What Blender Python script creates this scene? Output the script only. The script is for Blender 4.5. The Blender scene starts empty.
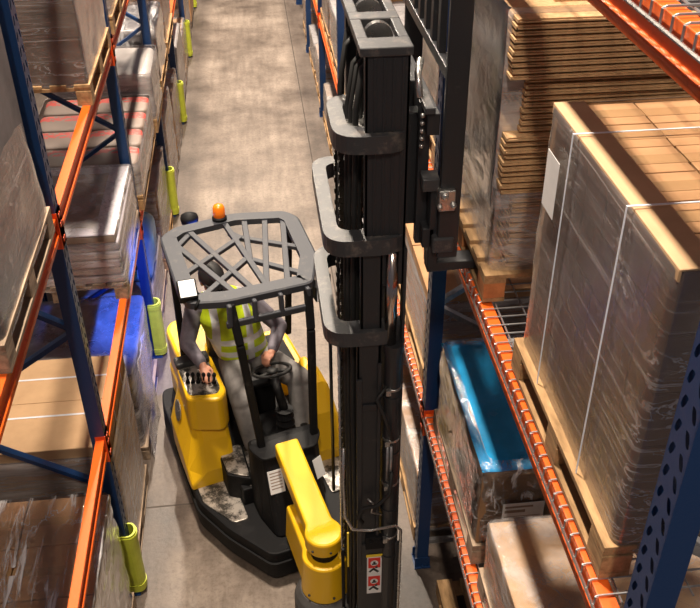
import bpy, bmesh, math, random
from mathutils import Vector, Matrix, noise, Euler
random.seed(7)
SC = bpy.context.scene
COL = SC.collection
PI = math.pi

# ------------------------------------------------------------------ materials
def nmat(name):
    m = bpy.data.materials.new(name); m.use_nodes = True
    nt = m.node_tree; nt.nodes.clear()
    out = nt.nodes.new('ShaderNodeOutputMaterial')
    return m, nt, out
def N(nt, typ, **kw):
    n = nt.nodes.new(typ)
    for k, v in kw.items():
        if k.startswith('_'): setattr(n, k[1:], v)
        else: n.inputs[k.replace('__', ' ')].default_value = v
    return n
def ramp(nt, src, stops, sock='Fac'):
    r = nt.nodes.new('ShaderNodeValToRGB')
    e = r.color_ramp.elements
    while len(e) < len(stops): e.new(.5)
    for el, (p, c) in zip(e, stops):
        el.position = p; el.color = c if len(c) == 4 else (*c, 1)
    nt.links.new(src, r.inputs['Fac'])
    return r
def coords(nt, scale=(1, 1, 1), rot=(0, 0, 0)):
    tc = nt.nodes.new('ShaderNodeTexCoord'); mp = nt.nodes.new('ShaderNodeMapping')
    mp.inputs['Scale'].default_value = scale; mp.inputs['Rotation'].default_value = rot
    nt.links.new(tc.outputs['Object'], mp.inputs['Vector'])
    return mp.outputs['Vector']
def g(v): return (v, v, v, 1)
def mat(name, col, rough=.5, metal=0, var=.15, scale=6, stretch=(1, 1, 1), bump=0, spec=.5, col2=None, detail=6, coat=0):
    """paint, card, timber ... : a colour broken up by noise, with bump and uneven gloss"""
    m, nt, out = nmat(name); L = nt.links.new
    b = N(nt, 'ShaderNodeBsdfPrincipled', Roughness=rough, Metallic=metal)
    b.inputs['Specular IOR Level'].default_value = spec
    if coat: b.inputs['Coat Weight'].default_value = coat
    v = coords(nt, stretch)
    nz = N(nt, 'ShaderNodeTexNoise', Scale=scale, Detail=detail, Roughness=.6); L(v, nz.inputs['Vector'])
    c2 = col2 or tuple(c * (1 - var) for c in col)
    lo = tuple(max(0, c) for c in c2); hi = tuple(min(1, c * (1 + var * .6)) for c in col)
    r = ramp(nt, nz.outputs['Fac'], [(.3, lo), (.7, hi)]); L(r.outputs['Color'], b.inputs['Base Color'])
    rr = ramp(nt, nz.outputs['Fac'], [(.25, g(min(1, rough * 1.25))), (.75, g(rough * .8))]); L(rr.outputs['Color'], b.inputs['Roughness'])
    if bump:
        bp = N(nt, 'ShaderNodeBump', Strength=bump, Distance=.01); L(nz.outputs['Fac'], bp.inputs['Height']); L(bp.outputs['Normal'], b.inputs['Normal'])
    L(b.outputs['BSDF'], out.inputs['Surface'])
    return m
def scuffed(name, col, wear, amount=.62, rough=.45, scale=14, metal=0, spec=.5):
    """dark paint with worn paler scuffs"""
    m, nt, out = nmat(name); L = nt.links.new
    b = N(nt, 'ShaderNodeBsdfPrincipled', Roughness=rough, Metallic=metal)
    b.inputs['Specular IOR Level'].default_value = spec
    v = coords(nt)
    a = N(nt, 'ShaderNodeTexNoise', Scale=scale, Detail=9, Roughness=.75); L(v, a.inputs['Vector'])
    r = ramp(nt, a.outputs['Fac'], [(amount - .06, (*col, 1)), (amount + .06, (*wear, 1))])
    L(r.outputs['Color'], b.inputs['Base Color'])
    bp = N(nt, 'ShaderNodeBump', Strength=.15, Distance=.01); L(a.outputs['Fac'], bp.inputs['Height']); L(bp.outputs['Normal'], b.inputs['Normal'])
    L(b.outputs['BSDF'], out.inputs['Surface'])
    return m
def film(name, white=(.78, .75, .76), lo=.04, hi=.6, scale=(3, 3, 14), rot=(0, 0, 0), gloss=.6, thr=(.42, .72), bump=.5, rough=.14, crease_glint=.75, cscale=(1.6, 1.6, 5)):
    """stretch film: clear sheet with milky stretched folds and painted white glints"""
    m, nt, out = nmat(name); L = nt.links.new
    v = coords(nt, scale, rot)
    nz = N(nt, 'ShaderNodeTexNoise', Scale=1.6, Detail=8, Roughness=.62, Distortion=.5); L(v, nz.inputs['Vector'])
    v2 = coords(nt, (1, 1, 1))
    n2 = N(nt, 'ShaderNodeTexNoise', Scale=9, Detail=5, Roughness=.6, Distortion=1.2); L(v2, n2.inputs['Vector'])
    ad = N(nt, 'ShaderNodeMath', _operation='ADD'); L(nz.outputs['Fac'], ad.inputs[0]); L(n2.outputs['Fac'], ad.inputs[1])
    hf = N(nt, 'ShaderNodeMath', _operation='MULTIPLY'); L(ad.outputs[0], hf.inputs[0]); hf.inputs[1].default_value = .5
    bp = N(nt, 'ShaderNodeBump', Strength=bump, Distance=.02); L(hf.outputs[0], bp.inputs['Height'])
    tr = N(nt, 'ShaderNodeBsdfTransparent')
    df = N(nt, 'ShaderNodeBsdfPrincipled', Roughness=.3); df.inputs['Base Color'].default_value = (*white, 1); L(bp.outputs['Normal'], df.inputs['Normal'])
    r = ramp(nt, nz.outputs['Fac'], [(thr[0], g(lo)), (thr[1], g(hi))])
    v3 = coords(nt, cscale, (rot[0] + .35, rot[1] + .2, rot[2]))
    n3 = N(nt, 'ShaderNodeTexNoise', Scale=3.2, Detail=4, Roughness=.55, Distortion=.8); L(v3, n3.inputs['Vector'])
    r3 = ramp(nt, n3.outputs['Fac'], [(.465, g(0)), (.492, g(crease_glint)), (.50, g(crease_glint)), (.52, g(0))])  # thin white lines paint glints along the film creases
    n4 = N(nt, 'ShaderNodeTexNoise', Scale=2.6, Detail=3); L(v2, n4.inputs['Vector'])
    r4 = ramp(nt, n4.outputs['Fac'], [(.42, g(0)), (.60, g(1))])
    cm = N(nt, 'ShaderNodeMath', _operation='MULTIPLY'); L(r3.outputs[0], cm.inputs[0]); L(r4.outputs[0], cm.inputs[1])
    sm_ = N(nt, 'ShaderNodeMath', _operation='MAXIMUM'); L(r.outputs[0], sm_.inputs[0]); L(cm.outputs[0], sm_.inputs[1])
    mx = N(nt, 'ShaderNodeMixShader'); L(sm_.outputs[0], mx.inputs['Fac']); L(tr.outputs[0], mx.inputs[1]); L(df.outputs[0], mx.inputs[2])
    gl = N(nt, 'ShaderNodeBsdfGlossy', Roughness=rough); gl.inputs['Color'].default_value = (1, 1, 1, 1); L(bp.outputs['Normal'], gl.inputs['Normal'])
    fr = N(nt, 'ShaderNodeFresnel', IOR=1.5); L(bp.outputs['Normal'], fr.inputs['Normal'])
    fm = N(nt, 'ShaderNodeMath', _operation='MULTIPLY'); L(fr.outputs[0], fm.inputs[0]); fm.inputs[1].default_value = gloss; fm.use_clamp = True
    m2 = N(nt, 'ShaderNodeMixShader'); L(fm.outputs[0], m2.inputs['Fac']); L(mx.outputs[0], m2.inputs[1]); L(gl.outputs[0], m2.inputs[2])
    L(m2.outputs[0], out.inputs['Surface'])
    return m
def emis(name, col, strength, base=(.8, .8, .8)):
    m, nt, out = nmat(name)
    b = N(nt, 'ShaderNodeBsdfPrincipled', Roughness=.25)
    b.inputs['Base Color'].default_value = (*base, 1)
    b.inputs['Emission Color'].default_value = (*col, 1); b.inputs['Emission Strength'].default_value = strength
    nt.links.new(b.outputs[0], out.inputs['Surface'])
    return m
def floor_mat():
    m, nt, out = nmat('worn concrete'); L = nt.links.new
    b = N(nt, 'ShaderNodeBsdfPrincipled', Roughness=.5)
    v = coords(nt, (1, 1, 1))
    a = N(nt, 'ShaderNodeTexNoise', Scale=.9, Detail=10, Roughness=.68); L(v, a.inputs['Vector'])
    r = ramp(nt, a.outputs['Fac'], [(.32, (.085, .062, .048)), (.47, (.205, .160, .128)), (.66, (.365, .298, .245))])
    v2 = coords(nt, (5, .55, 1))
    c = N(nt, 'ShaderNodeTexNoise', Scale=2.2, Detail=6, Roughness=.6); L(v2, c.inputs['Vector'])
    r2 = ramp(nt, c.outputs['Fac'], [(.3, (.62, .60, .58)), (.62, (1, 1, 1))])
    mu = N(nt, 'ShaderNodeMixRGB', _blend_type='MULTIPLY', Fac=.75); L(r.outputs[0], mu.inputs[1]); L(r2.outputs[0], mu.inputs[2])
    f = N(nt, 'ShaderNodeTexNoise', Scale=26, Detail=8, Roughness=.75); L(v, f.inputs['Vector'])
    r3 = ramp(nt, f.outputs['Fac'], [(.34, (.6, .56, .53)), (.52, (1, 1, 1)), (.75, (1.1, 1.08, 1.06))])
    m3 = N(nt, 'ShaderNodeMixRGB', _blend_type='MULTIPLY', Fac=.8); L(mu.outputs[0], m3.inputs[1]); L(r3.outputs[0], m3.inputs[2])
    # floor tone darker along both aisle edges, beside the racking
    sx = N(nt, 'ShaderNodeSeparateXYZ'); L(v, sx.inputs[0])
    sh = N(nt, 'ShaderNodeMath', _operation='ADD'); L(sx.outputs['X'], sh.inputs[0]); sh.inputs[1].default_value = .07
    ab = N(nt, 'ShaderNodeMath', _operation='ABSOLUTE'); L(sh.outputs[0], ab.inputs[0])
    nzx = N(nt, 'ShaderNodeMath', _operation='MULTIPLY_ADD'); L(c.outputs['Fac'], nzx.inputs[0]); nzx.inputs[1].default_value = .3; L(ab.outputs[0], nzx.inputs[2])
    r4 = ramp(nt, nzx.outputs[0], [(.80, (1, 1, 1)), (1.0, (.52, .5, .5))])
    m4 = N(nt, 'ShaderNodeMixRGB', _blend_type='MULTIPLY', Fac=1); L(m3.outputs[0], m4.inputs[1]); L(r4.outputs[0], m4.inputs[2])
    L(m4.outputs[0], b.inputs['Base Color'])
    rr = ramp(nt, a.outputs['Fac'], [(.3, g(.38)), (.7, g(.6))]); L(rr.outputs[0], b.inputs['Roughness'])
    bp = N(nt, 'ShaderNodeBump', Strength=.25, Distance=.01); L(f.outputs['Fac'], bp.inputs['Height']); L(bp.outputs[0], b.inputs['Normal'])
    L(b.outputs[0], out.inputs['Surface'])
    return m
def banded(name, base, band, axis, lines, rough=.7, noise_amt=.2):
    """base colour with bands at given object coordinates along an axis: lines = [(lo, hi)]"""
    m, nt, out = nmat(name); L = nt.links.new
    b = N(nt, 'ShaderNodeBsdfPrincipled', Roughness=rough)
    v = coords(nt)
    sx = N(nt, 'ShaderNodeSeparateXYZ'); L(v, sx.inputs[0])
    nz = N(nt, 'ShaderNodeTexNoise', Scale=18, Detail=5); L(v, nz.inputs['Vector'])
    tot = None
    for ax, lo, hi in lines:
        s = sx.outputs['XYZ'.index(ax.upper()[-1])]
        if ax.startswith('a'):
            q = N(nt, 'ShaderNodeMath', _operation='ABSOLUTE'); L(s, q.inputs[0]); s = q.outputs[0]
        a1 = N(nt, 'ShaderNodeMath', _operation='GREATER_THAN'); L(s, a1.inputs[0]); a1.inputs[1].default_value = lo
        a2 = N(nt, 'ShaderNodeMath', _operation='LESS_THAN'); L(s, a2.inputs[0]); a2.inputs[1].default_value = hi
        mm = N(nt, 'ShaderNodeMath', _operation='MULTIPLY'); L(a1.outputs[0], mm.inputs[0]); L(a2.outputs[0], mm.inputs[1])
        if tot is None: tot = mm.outputs[0]
        else:
            t = N(nt, 'ShaderNodeMath', _operation='MAXIMUM'); L(tot, t.inputs[0]); L(mm.outputs[0], t.inputs[1]); tot = t.outputs[0]
    mx = N(nt, 'ShaderNodeMixRGB'); L(tot, mx.inputs[0]); mx.inputs[1].default_value = (*base, 1); mx.inputs[2].default_value = (*band, 1)
    r = ramp(nt, nz.outputs['Fac'], [(.3, g(1 - noise_amt)), (.7, g(1))])
    mu = N(nt, 'ShaderNodeMixRGB', _blend_type='MULTIPLY', Fac=1); L(mx.outputs[0], mu.inputs[1]); L(r.outputs[0], mu.inputs[2])
    L(mu.outputs[0], b.inputs['Base Color']); L(b.outputs[0], out.inputs['Surface'])
    return m
def printed(name, base, ink):
    """sack paper with smudged rows of red print"""
    m, nt, out = nmat(name); L = nt.links.new
    b = N(nt, 'ShaderNodeBsdfPrincipled', Roughness=.55)
    tc = nt.nodes.new('ShaderNodeTexCoord')
    mp = nt.nodes.new('ShaderNodeMapping'); L(tc.outputs['Generated'], mp.inputs['Vector']); mp.inputs['Scale'].default_value = (1, 1, 1)
    sx = N(nt, 'ShaderNodeSeparateXYZ'); L(mp.outputs[0], sx.inputs[0])
    br = N(nt, 'ShaderNodeTexBrick', Scale=7, Mortar__Size=.035); L(mp.outputs[0], br.inputs['Vector'])
    br.inputs['Color1'].default_value = (*ink, 1); br.inputs['Color2'].default_value = (*base, 1); br.inputs['Mortar'].default_value = (*base, 1)
    nz = N(nt, 'ShaderNodeTexNoise', Scale=11, Detail=5); L(mp.outputs[0], nz.inputs['Vector'])
    q = N(nt, 'ShaderNodeMath', _operation='SUBTRACT'); L(sx.outputs['Y'], q.inputs[0]); q.inputs[1].default_value = .72
    q2 = N(nt, 'ShaderNodeMath', _operation='ABSOLUTE'); L(q.outputs[0], q2.inputs[0])
    q3 = N(nt, 'ShaderNodeMath', _operation='LESS_THAN'); L(q2.outputs[0], q3.inputs[0]); q3.inputs[1].default_value = .17
    nn = N(nt, 'ShaderNodeMath', _operation='GREATER_THAN'); L(nz.outputs['Fac'], nn.inputs[0]); nn.inputs[1].default_value = .47
    fm = N(nt, 'ShaderNodeMath', _operation='MULTIPLY'); L(q3.outputs[0], fm.inputs[0]); L(nn.outputs[0], fm.inputs[1])
    mx = N(nt, 'ShaderNodeMixRGB'); L(fm.outputs[0], mx.inputs[0]); mx.inputs[1].default_value = (*base, 1); mx.inputs[2].default_value = (*ink, 1)
    L(mx.outputs[0], b.inputs['Base Color']); L(b.outputs[0], out.inputs['Surface'])
    return m

M = {}
M['floor'] = floor_mat()
M['joint'] = mat('joint filler', (.07, .055, .045), .8)
M['blue'] = scuffed('rack blue paint', (.006, .036, .125), (.05, .09, .19), .68, .38, 20)
M['orange'] = scuffed('rack orange paint', (.86, .128, .010), (.60, .095, .022), .64, .4, 16)
M['red'] = mat('connector red orange paint', (.80, .085, .012), .4, var=.2, scale=20)
M['galv'] = mat('galvanised steel', (.42, .42, .43), .38, .7, var=.3, scale=30)
M['lime'] = mat('lime yellow plastic guard', (.56, .62, .05), .42, var=.18, scale=9)
M['card'] = mat('tan cardboard', (.46, .25, .115), .78, var=.14, scale=5, bump=.06)
M['card_pale'] = mat('pale cardboard', (.55, .35, .19), .75, var=.12, scale=5, bump=.06)
M['card_dark'] = mat('brown cardboard', (.30, .165, .08), .8, var=.22, scale=7, bump=.08)
M['card_grey'] = mat('greyish cardboard', (.33, .25, .20), .8, var=.25, scale=6, bump=.08)
M['board_edge'] = mat('corrugated board edge', (.58, .36, .18), .85, var=.25, scale=40, stretch=(1, 1, 4), bump=.2)
M['tape'] = mat('packing tape', (.42, .25, .12), .22, var=.1, spec=.7)
M['strap'] = mat('white strapping band', (.80, .82, .90), .35, var=.05)
M['paper'] = mat('white label paper', (.80, .79, .78), .6, var=.08, scale=10)
M['wood'] = mat('pallet timber', (.42, .25, .115), .8, var=.45, scale=4, stretch=(7, 1.6, 7), bump=.25)
M['wood2'] = mat('weathered pallet timber', (.36, .26, .18), .85, var=.5, scale=4, stretch=(7, 1, 7), bump=.3)
M['wood_red'] = mat('stained pallet block timber', (.52, .20, .07), .8, var=.4, scale=9, bump=.25)
M['film'] = film('clear stretch film', lo=.07, crease_glint=.4)
M['film_grey'] = film('milky stretch film', (.60, .56, .56), .22, .72, (1.2, 1.2, 12), thr=(.35, .7))
M['film_diag'] = film('diagonal stretch film', (.60, .53, .50), .16, .62, (1.2, .7, 34), (.62, 0, 0), thr=(.55, .68), gloss=1.6, bump=.22, rough=.22)
M['film_top'] = film('creased shiny film', (.85, .83, .84), .03, .85, (10, 1.1, 3), (0, 0, .8), gloss=1.8, thr=(.53, .64), bump=1.0, rough=.1, crease_glint=.5, cscale=(2.6, 1.2, 3))  # its white streaks put lamp glints into the film colour
M['film_flat'] = film('whitish stretch film over board', (.66, .62, .61), .30, .72, (1.2, 1.2, 9), (.5, 0, 0), thr=(.38, .66), gloss=1.2, rough=.2)
M['film_dark'] = film('thin dark film', (.45, .42, .42), .05, .4, (2, 2, 9), thr=(.45, .75))
M['sheet_white'] = mat('white wrapped sheets', (.60, .56, .62), .35, var=.16, scale=4, bump=.15)
M['white_bag'] = mat('white plastic cover', (.40, .365, .35), .3, var=.2, scale=3, bump=.5)
M['grey_goods'] = mat('grey packed goods', (.26, .235, .235), .7, var=.3, scale=3, bump=.2)
M['blue_sheet'] = mat('blue plastic top sheet', (.03, .42, .86), .24, var=.25, scale=4, bump=.4, spec=.7)
M['blue_bag'] = mat('pale blue plastic bag', (.13, .36, .60), .35, var=.3, scale=5, bump=.6)
M['dark_goods'] = mat('dark wrapped goods', (.12, .11, .13), .45, var=.4, scale=3, bump=.3)
M['sack'] = printed('printed sack paper', (.23, .17, .14), (.50, .06, .045))
M['yellow'] = scuffed('truck yellow paint', (.86, .50, .010), (.62, .36, .03), .70, .34, 12)
M['black'] = scuffed('truck black plastic', (.0075, .0075, .0085), (.03, .027, .025), .64, .62, 9, spec=.2)
M['mast'] = scuffed('mast dark grey paint', (.020, .021, .024), (.06, .052, .048), .66, .38, 12)
M['guard'] = scuffed('overhead guard grey paint', (.052, .055, .066), (.095, .092, .092), .62, .5, 10, spec=.25)
M['yoke'] = scuffed('mast yoke grey paint', (.040, .041, .045), (.13, .112, .10), .58, .42, 9)
M['worn'] = scuffed('worn bare metal tread', (.06, .055, .05), (.52, .47, .42), .50, .38, 9, .5)
M['steel'] = mat('bright steel', (.55, .54, .52), .28, .9, var=.2, scale=30)
M['chrome'] = mat('chromed rod', (.62, .55, .50), .14, 1, var=.05)
M['chain'] = mat('oiled chain', (.05, .042, .032), .4, .6, var=.5, scale=90, bump=.5)
M['rubber'] = mat('black rubber', (.014, .014, .014), .6, var=.3)
M['greyrub'] = mat('scuffed grey tyre', (.075, .07, .068), .75, var=.35, scale=8, bump=.2)
M['amber'] = emis('amber beacon lens', (1, .16, .01), .35, (.9, .22, .01))
M['lens'] = emis('white lamp lens', (1, .97, .92), .25, (.8, .8, .8))
M['led'] = emis('blue led', (.03, .12, 1), 30, (.1, .2, .9))
M['sticker_red'] = mat('red sticker', (.72, .03, .02), .4, var=.05)
M['ink'] = mat('black print', (.02, .02, .02), .5, var=.05)
M['sticker_yellow'] = mat('yellow sticker', (.85, .6, .03), .4, var=.05)
M['skin'] = mat('skin', (.62, .29, .19), .5, var=.1, scale=12)
M['jacket'] = mat('grey work jacket', (.21, .19, .225), .85, var=.35, scale=9, bump=.35)
M['trousers'] = mat('grey work trousers', (.19, .178, .172), .88, var=.4, scale=7, bump=.35)
M['vest'] = banded('high visibility vest', (.66, .86, .018), (.82, .84, .84), 'z',
                   [('z', 1.125, 1.18), ('z', 1.25, 1.305), ('x', .195, .25), ('x', -.06, -.005)], .6, .2)
M['cap'] = mat('black cap', (.018, .017, .018), .6, var=.4, scale=20, bump=.2)
M['hair'] = mat('dark hair', (.02, .013, .01), .6, var=.3, scale=60, bump=.4)
M['eye'] = mat('eye', (.03, .02, .015), .2, var=.05)
M['boot'] = mat('black boot', (.02, .018, .016), .5, var=.3)
M['seat'] = mat('black seat vinyl', (.022, .022, .024), .5, var=.3, bump=.1)

# ------------------------------------------------------------------ mesh builder
class MB:
    def __init__(s): s.bm = bmesh.new()
    def _fin(s, vs, T):
        if T is not None: bmesh.ops.transform(s.bm, matrix=T, verts=vs)
        return s
    def box(s, x0, x1, y0, y1, z0, z1, T=None):
        P = [(x, y, z) for x in (x0, x1) for y in (y0, y1) for z in (z0, z1)]
        v = [s.bm.verts.new(p) for p in P]
        for f in ((0, 1, 3, 2), (4, 6, 7, 5), (0, 4, 5, 1), (2, 3, 7, 6), (0, 2, 6, 4), (1, 5, 7, 3)):
            s.bm.faces.new([v[i] for i in f])
        return s._fin(v, T)
    def bar(s, p, q, w, h, up=(0, 0, 1)):
        p, q = Vector(p), Vector(q); d = (q - p); L = d.length; d.normalize()
        u = Vector(up); sd = d.cross(u)
        if sd.length < 1e-4: sd = d.cross(Vector((1, 0, 0)))
        sd.normalize(); u = sd.cross(d)
        R = Matrix((d, sd, u)).transposed().to_4x4(); R.translation = p
        return s.box(0, L, -w / 2, w / 2, -h / 2, h / 2, R)
    def prism(s, poly, z0, z1, T=None, top=None):
        n = len(poly); tp = top or poly
        a = [s.bm.verts.new((x, y, z0)) for x, y in poly]; b = [s.bm.verts.new((x, y, z1)) for x, y in tp]
        s.bm.faces.new(a[::-1]); s.bm.faces.new(b)
        for i in range(n): s.bm.faces.new((a[i], a[(i + 1) % n], b[(i + 1) % n], b[i]))
        return s._fin(a + b, T)
    def loft(s, rings, cap=True):
        R = [[s.bm.verts.new(p) for p in r] for r in rings]; n = len(R[0])
        for a, b in zip(R, R[1:]):
            for i in range(n): s.bm.faces.new((a[i], a[(i + 1) % n], b[(i + 1) % n], b[i]))
        if cap: s.bm.faces.new(R[0][::-1]); s.bm.faces.new(R[-1])
        return s
    def tube(s, pts, r, seg=8, cap=True):
        pts = [Vector(p) for p in pts]; n = len(pts)
        rs = r if isinstance(r, (list, tuple)) else [r] * n
        rings = []; ref = None
        for i in range(n):
            d = (pts[min(i + 1, n - 1)] - pts[max(i - 1, 0)]).normalized()
            if ref is None:
                ref = d.orthogonal().normalized()
            ref = (ref - d * ref.dot(d)).normalized(); o = d.cross(ref)
            rings.append([pts[i] + (ref * math.cos(2 * PI * k / seg) + o * math.sin(2 * PI * k / seg)) * rs[i] for k in range(seg)])
        return s.loft(rings, cap)
    def lathe(s, prof, c=(0, 0, 0), seg=24, T=None):
        rings = [[Vector((c[0] + r * math.cos(2 * PI * k / seg), c[1] + r * math.sin(2 * PI * k / seg), c[2] + z)) for k in range(seg)] for r, z in prof]
        if T is not None: rings = [[T @ p for p in r] for r in rings]
        return s.loft(rings)
    def ball(s, c, r, seg=14, T=None):
        r = r if isinstance(r, (tuple, list)) else (r, r, r)
        m = Matrix.Translation(c) @ (T or Matrix.Identity(4)) @ Matrix.Diagonal((*r, 1))
        bmesh.ops.create_uvsphere(s.bm, u_segments=seg, v_segments=max(6, seg * 2 // 3), radius=1, matrix=m)
        return s
    def build(s, name, m, parent=None, bevel=0, smooth=False, remesh=0, solid=0, sm=3):
        bmesh.ops.recalc_face_normals(s.bm, faces=s.bm.faces)
        me = bpy.data.meshes.new(name); s.bm.to_mesh(me); s.bm.free()
        if m is not None: me.materials.append(M[m] if isinstance(m, str) else m)
        if smooth or remesh:
            for p in me.polygons: p.use_smooth = True
        o = bpy.data.objects.new(name, me); COL.objects.link(o)
        if parent is not None: o.parent = parent
        if solid:
            q = o.modifiers.new('s', 'SOLIDIFY'); q.thickness = solid; q.offset = 0
        if remesh:
            q = o.modifiers.new('r', 'REMESH'); q.mode = 'VOXEL'; q.voxel_size = remesh; q.use_smooth_shade = True
            q = o.modifiers.new('m', 'SMOOTH'); q.factor = .5; q.iterations = sm
        if bevel:
            q = o.modifiers.new('b', 'BEVEL'); q.width = bevel; q.segments = 2; q.limit_method = 'ANGLE'; q.angle_limit = .6
        return o
def tag(o, label=None, cat=None, group=None, kind=None):
    if label: o['label'] = label
    if cat: o['category'] = cat
    if group: o['group'] = group
    if kind: o['kind'] = kind
    return o
def empty(name, loc=(0, 0, 0), rz=0):
    o = bpy.data.objects.new(name, None); COL.objects.link(o); o.location = loc; o.rotation_euler = (0, 0, rz)
    o.empty_display_size = .1
    return o
def kids(o): return [c for c in COL.objects if c.parent == o]
def copy_tree(o, parent=None):
    c = o.copy(); COL.objects.link(c)
    if parent is not None: c.parent = parent
    for ch in kids(o): copy_tree(ch, c)
    return c
ORD = ['first', 'second', 'third', 'fourth', 'fifth', 'sixth', 'seventh', 'eighth']

# ------------------------------------------------------------------ camera
cam = bpy.data.cameras.new('camera'); co = bpy.data.objects.new('camera', cam); COL.objects.link(co)
cam.sensor_width = 36; cam.lens = 36 * 908 / 700; cam.clip_start = .05
rt = Vector((.9938, -.1112, -.0063)).normalized(); fw = Vector((.0875, .8143, -.5738)); fw = (fw - rt * fw.dot(rt)).normalized(); up = rt.cross(fw)
R = Matrix((rt, up, -fw)).transposed().to_4x4(); R.translation = (0, 0, 5.5)
co.matrix_world = R
SC.camera = co

# ------------------------------------------------------------------ setting
XL, XR = -1.095, .95            # aisle faces of the two racks
Y0, BAY = 4.40, 2.79            # post line next to the truck, bay pitch
def py(k): return Y0 + BAY * k
TOP = {0: 0.0, 1: 1.52, 2: 3.12, 3: 4.85}      # beam top heights
m_ = MB(); m_.box(-7, 7, -3, 34, -.2, 0)
tag(m_.build('floor', 'floor'), kind='structure')
m_ = MB(); m_.box(.70, .715, -3, 34, 0, .002); m_.box(-7, .70, 5.17, 5.182, 0, .002)
tag(m_.build('trim_1', 'joint'), kind='structure')

# ------------------------------------------------------------------ racking
def post_mesh(h, mat_, name, par, x0, s):
    """perforated C section; aisle face at x0, depth runs towards s"""
    w, d, t, pitch = .10, .085, .004, .075
    b = MB(); bm = b.bm
    for side in (-1, 1):
        b.box(min(x0, x0 + s * d), max(x0, x0 + s * d), side * w / 2 - t / 2, side * w / 2 + t / 2, 0, h)
        yy = side * w * .33
        b.box(min(x0 + s * d, x0 + s * (d - t)), max(x0 + s * d, x0 + s * (d - t)), min(yy, side * w / 2), max(yy, side * w / 2), 0, h)
    n = int(h / pitch)
    for i in range(n):
        for c in (-1, 1):
            ya, yb = (-w / 2, 0) if c < 0 else (0, w / 2); za, zb = i * pitch, (i + 1) * pitch
            ym, zm = (ya + yb) / 2 + c * .002, (za + zb) / 2
            out = [(ya, za), (ym, za), (yb, za), (yb, zm), (yb, zb), (ym, zb), (ya, zb), (ya, zm)]
            q = c * .006
            inn = [(ym - .008 + q, zm - .019), (ym + q, zm - .023), (ym + .008 + q, zm - .019), (ym + .011, zm), (ym + .009 - q, zm + .018), (ym - q, zm + .021), (ym - .009 - q, zm + .018), (ym - .011, zm)]
            vo = [bm.verts.new((x0, *p)) for p in out]; vi = [bm.verts.new((x0, *p)) for p in inn]
            for k in range(8): bm.faces.new((vo[k], vo[(k + 1) % 8], vi[(k + 1) % 8], vi[k]))
    bmesh.ops.remove_doubles(bm, verts=bm.verts, dist=.0004)
    return b.build(name, mat_, par)
def make_frame(s, bracemat):
    root = empty('upright_frame')
    dep = 1.05
    post_mesh(6.0, 'blue', 'post', root, 0, s)
    post_mesh(6.0, 'blue', 'post', root, s * dep, -s)
    for x in (s * .042, s * (dep - .042)):
        b = MB(); b.box(x - .06, x + .06, -.075, .075, 0, .008); b.box(x - .056, x + .056, -.058, -.052, 0, .10); b.box(x - .056, x + .056, .052, .058, 0, .10)
        b.lathe([(.009, 0), (.009, .02)], (x, .066, .008), 6); b.lathe([(.009, 0), (.009, .02)], (x, -.066, .008), 6)
        b.build('foot_plate', 'blue', root)
    zz = [(.40, 1.05), (1.05, 1.70), (1.70, 2.35), (2.35, 3.0), (3.0, 3.65), (3.65, 4.3), (4.3, 4.95), (4.95, 5.6)]
    for i, (za, zb) in enumerate(zz):
        xa, xb = (dep - .04, .04) if i % 2 == 0 else (.04, dep - .04)
        b = MB(); b.bar((s * xa, 0, za), (s * xb, 0, zb), .03, .045, (0, 1, 0)); b.build('brace', bracemat, root)
    for z in (.22, 5.8):
        b = MB(); b.bar((s * .04, 0, z), (s * (dep - .04), 0, z), .03, .04); b.build('brace', bracemat, root)
    return root
for side, X, s, bm_ in (('left', XL, -1, 'blue'), ('right', XR, 1, 'galv')):
    proto = make_frame(s, bm_)
    if side == 'right':
        for c in kids(proto):
            if c.name.startswith('brace'): tag(c, 'pale galvanised brace')
    for k in range(-1, 6):
        o = proto if k == -1 else copy_tree(proto)
        o.location = (X, py(k) - (.12 if (side, k) == ('right', -1) else 0), 0)
        lab = {('left', 0): 'blue upright frame of the left rack, nearest one showing, lime guard at its foot',
               ('right', -1): 'big blue perforated upright cutting the lower right corner',
               ('right', 0): 'blue upright of the right rack with pale braces, seen just beside the mast',
               ('left', -1): 'blue upright frame of the left rack, nearest the viewpoint and below the picture'}.get((side, k))
        if not lab: lab = 'blue upright frame of the %s rack, %s one past the forklift' % (side, ORD[k - 1])
        tag(o, lab, 'rack frame', 'upright frames of the %s rack' % side)

def column_guard(k):
    b = MB()
    yc, x0 = py(k), XL
    n = 9; prof = []
    for i in range(n + 1):
        a = -PI / 2 + PI * i / n
        prof.append((.052 * math.cos(a) + .012, .066 * math.sin(a)))
    inner = [(x * .8 - .004, y * .86) for x, y in prof]
    poly = [(-.05, -.066)] + prof + [(-.05, .066), (-.05, .057)] + inner[::-1] + [(-.05, -.057)]
    b.prism(poly, .03, .62)
    for z in (.08, .58): b.prism([(x * 1.06 + .001, y * 1.05) for x, y in poly], z - .02, z + .02)
    o = b.build('column_guard', 'lime', smooth=False); o.location = (x0 + .0, yc, 0)
    labs = ['lime column guard at the left foreground post, clear of the truck', 'lime guard lit blue-green on the post beside the yellow truck body',
            'lime guard on the left post just behind the beacon lamp', 'lime guard on the second post behind the beacon lamp',
            'lime guard on the third post behind the beacon lamp', 'farthest lime guard at the top of the left post row']
    tag(o, labs[k], 'column guard', 'column guards of the left rack')
for k in range(0, 6): column_guard(k)

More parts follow.
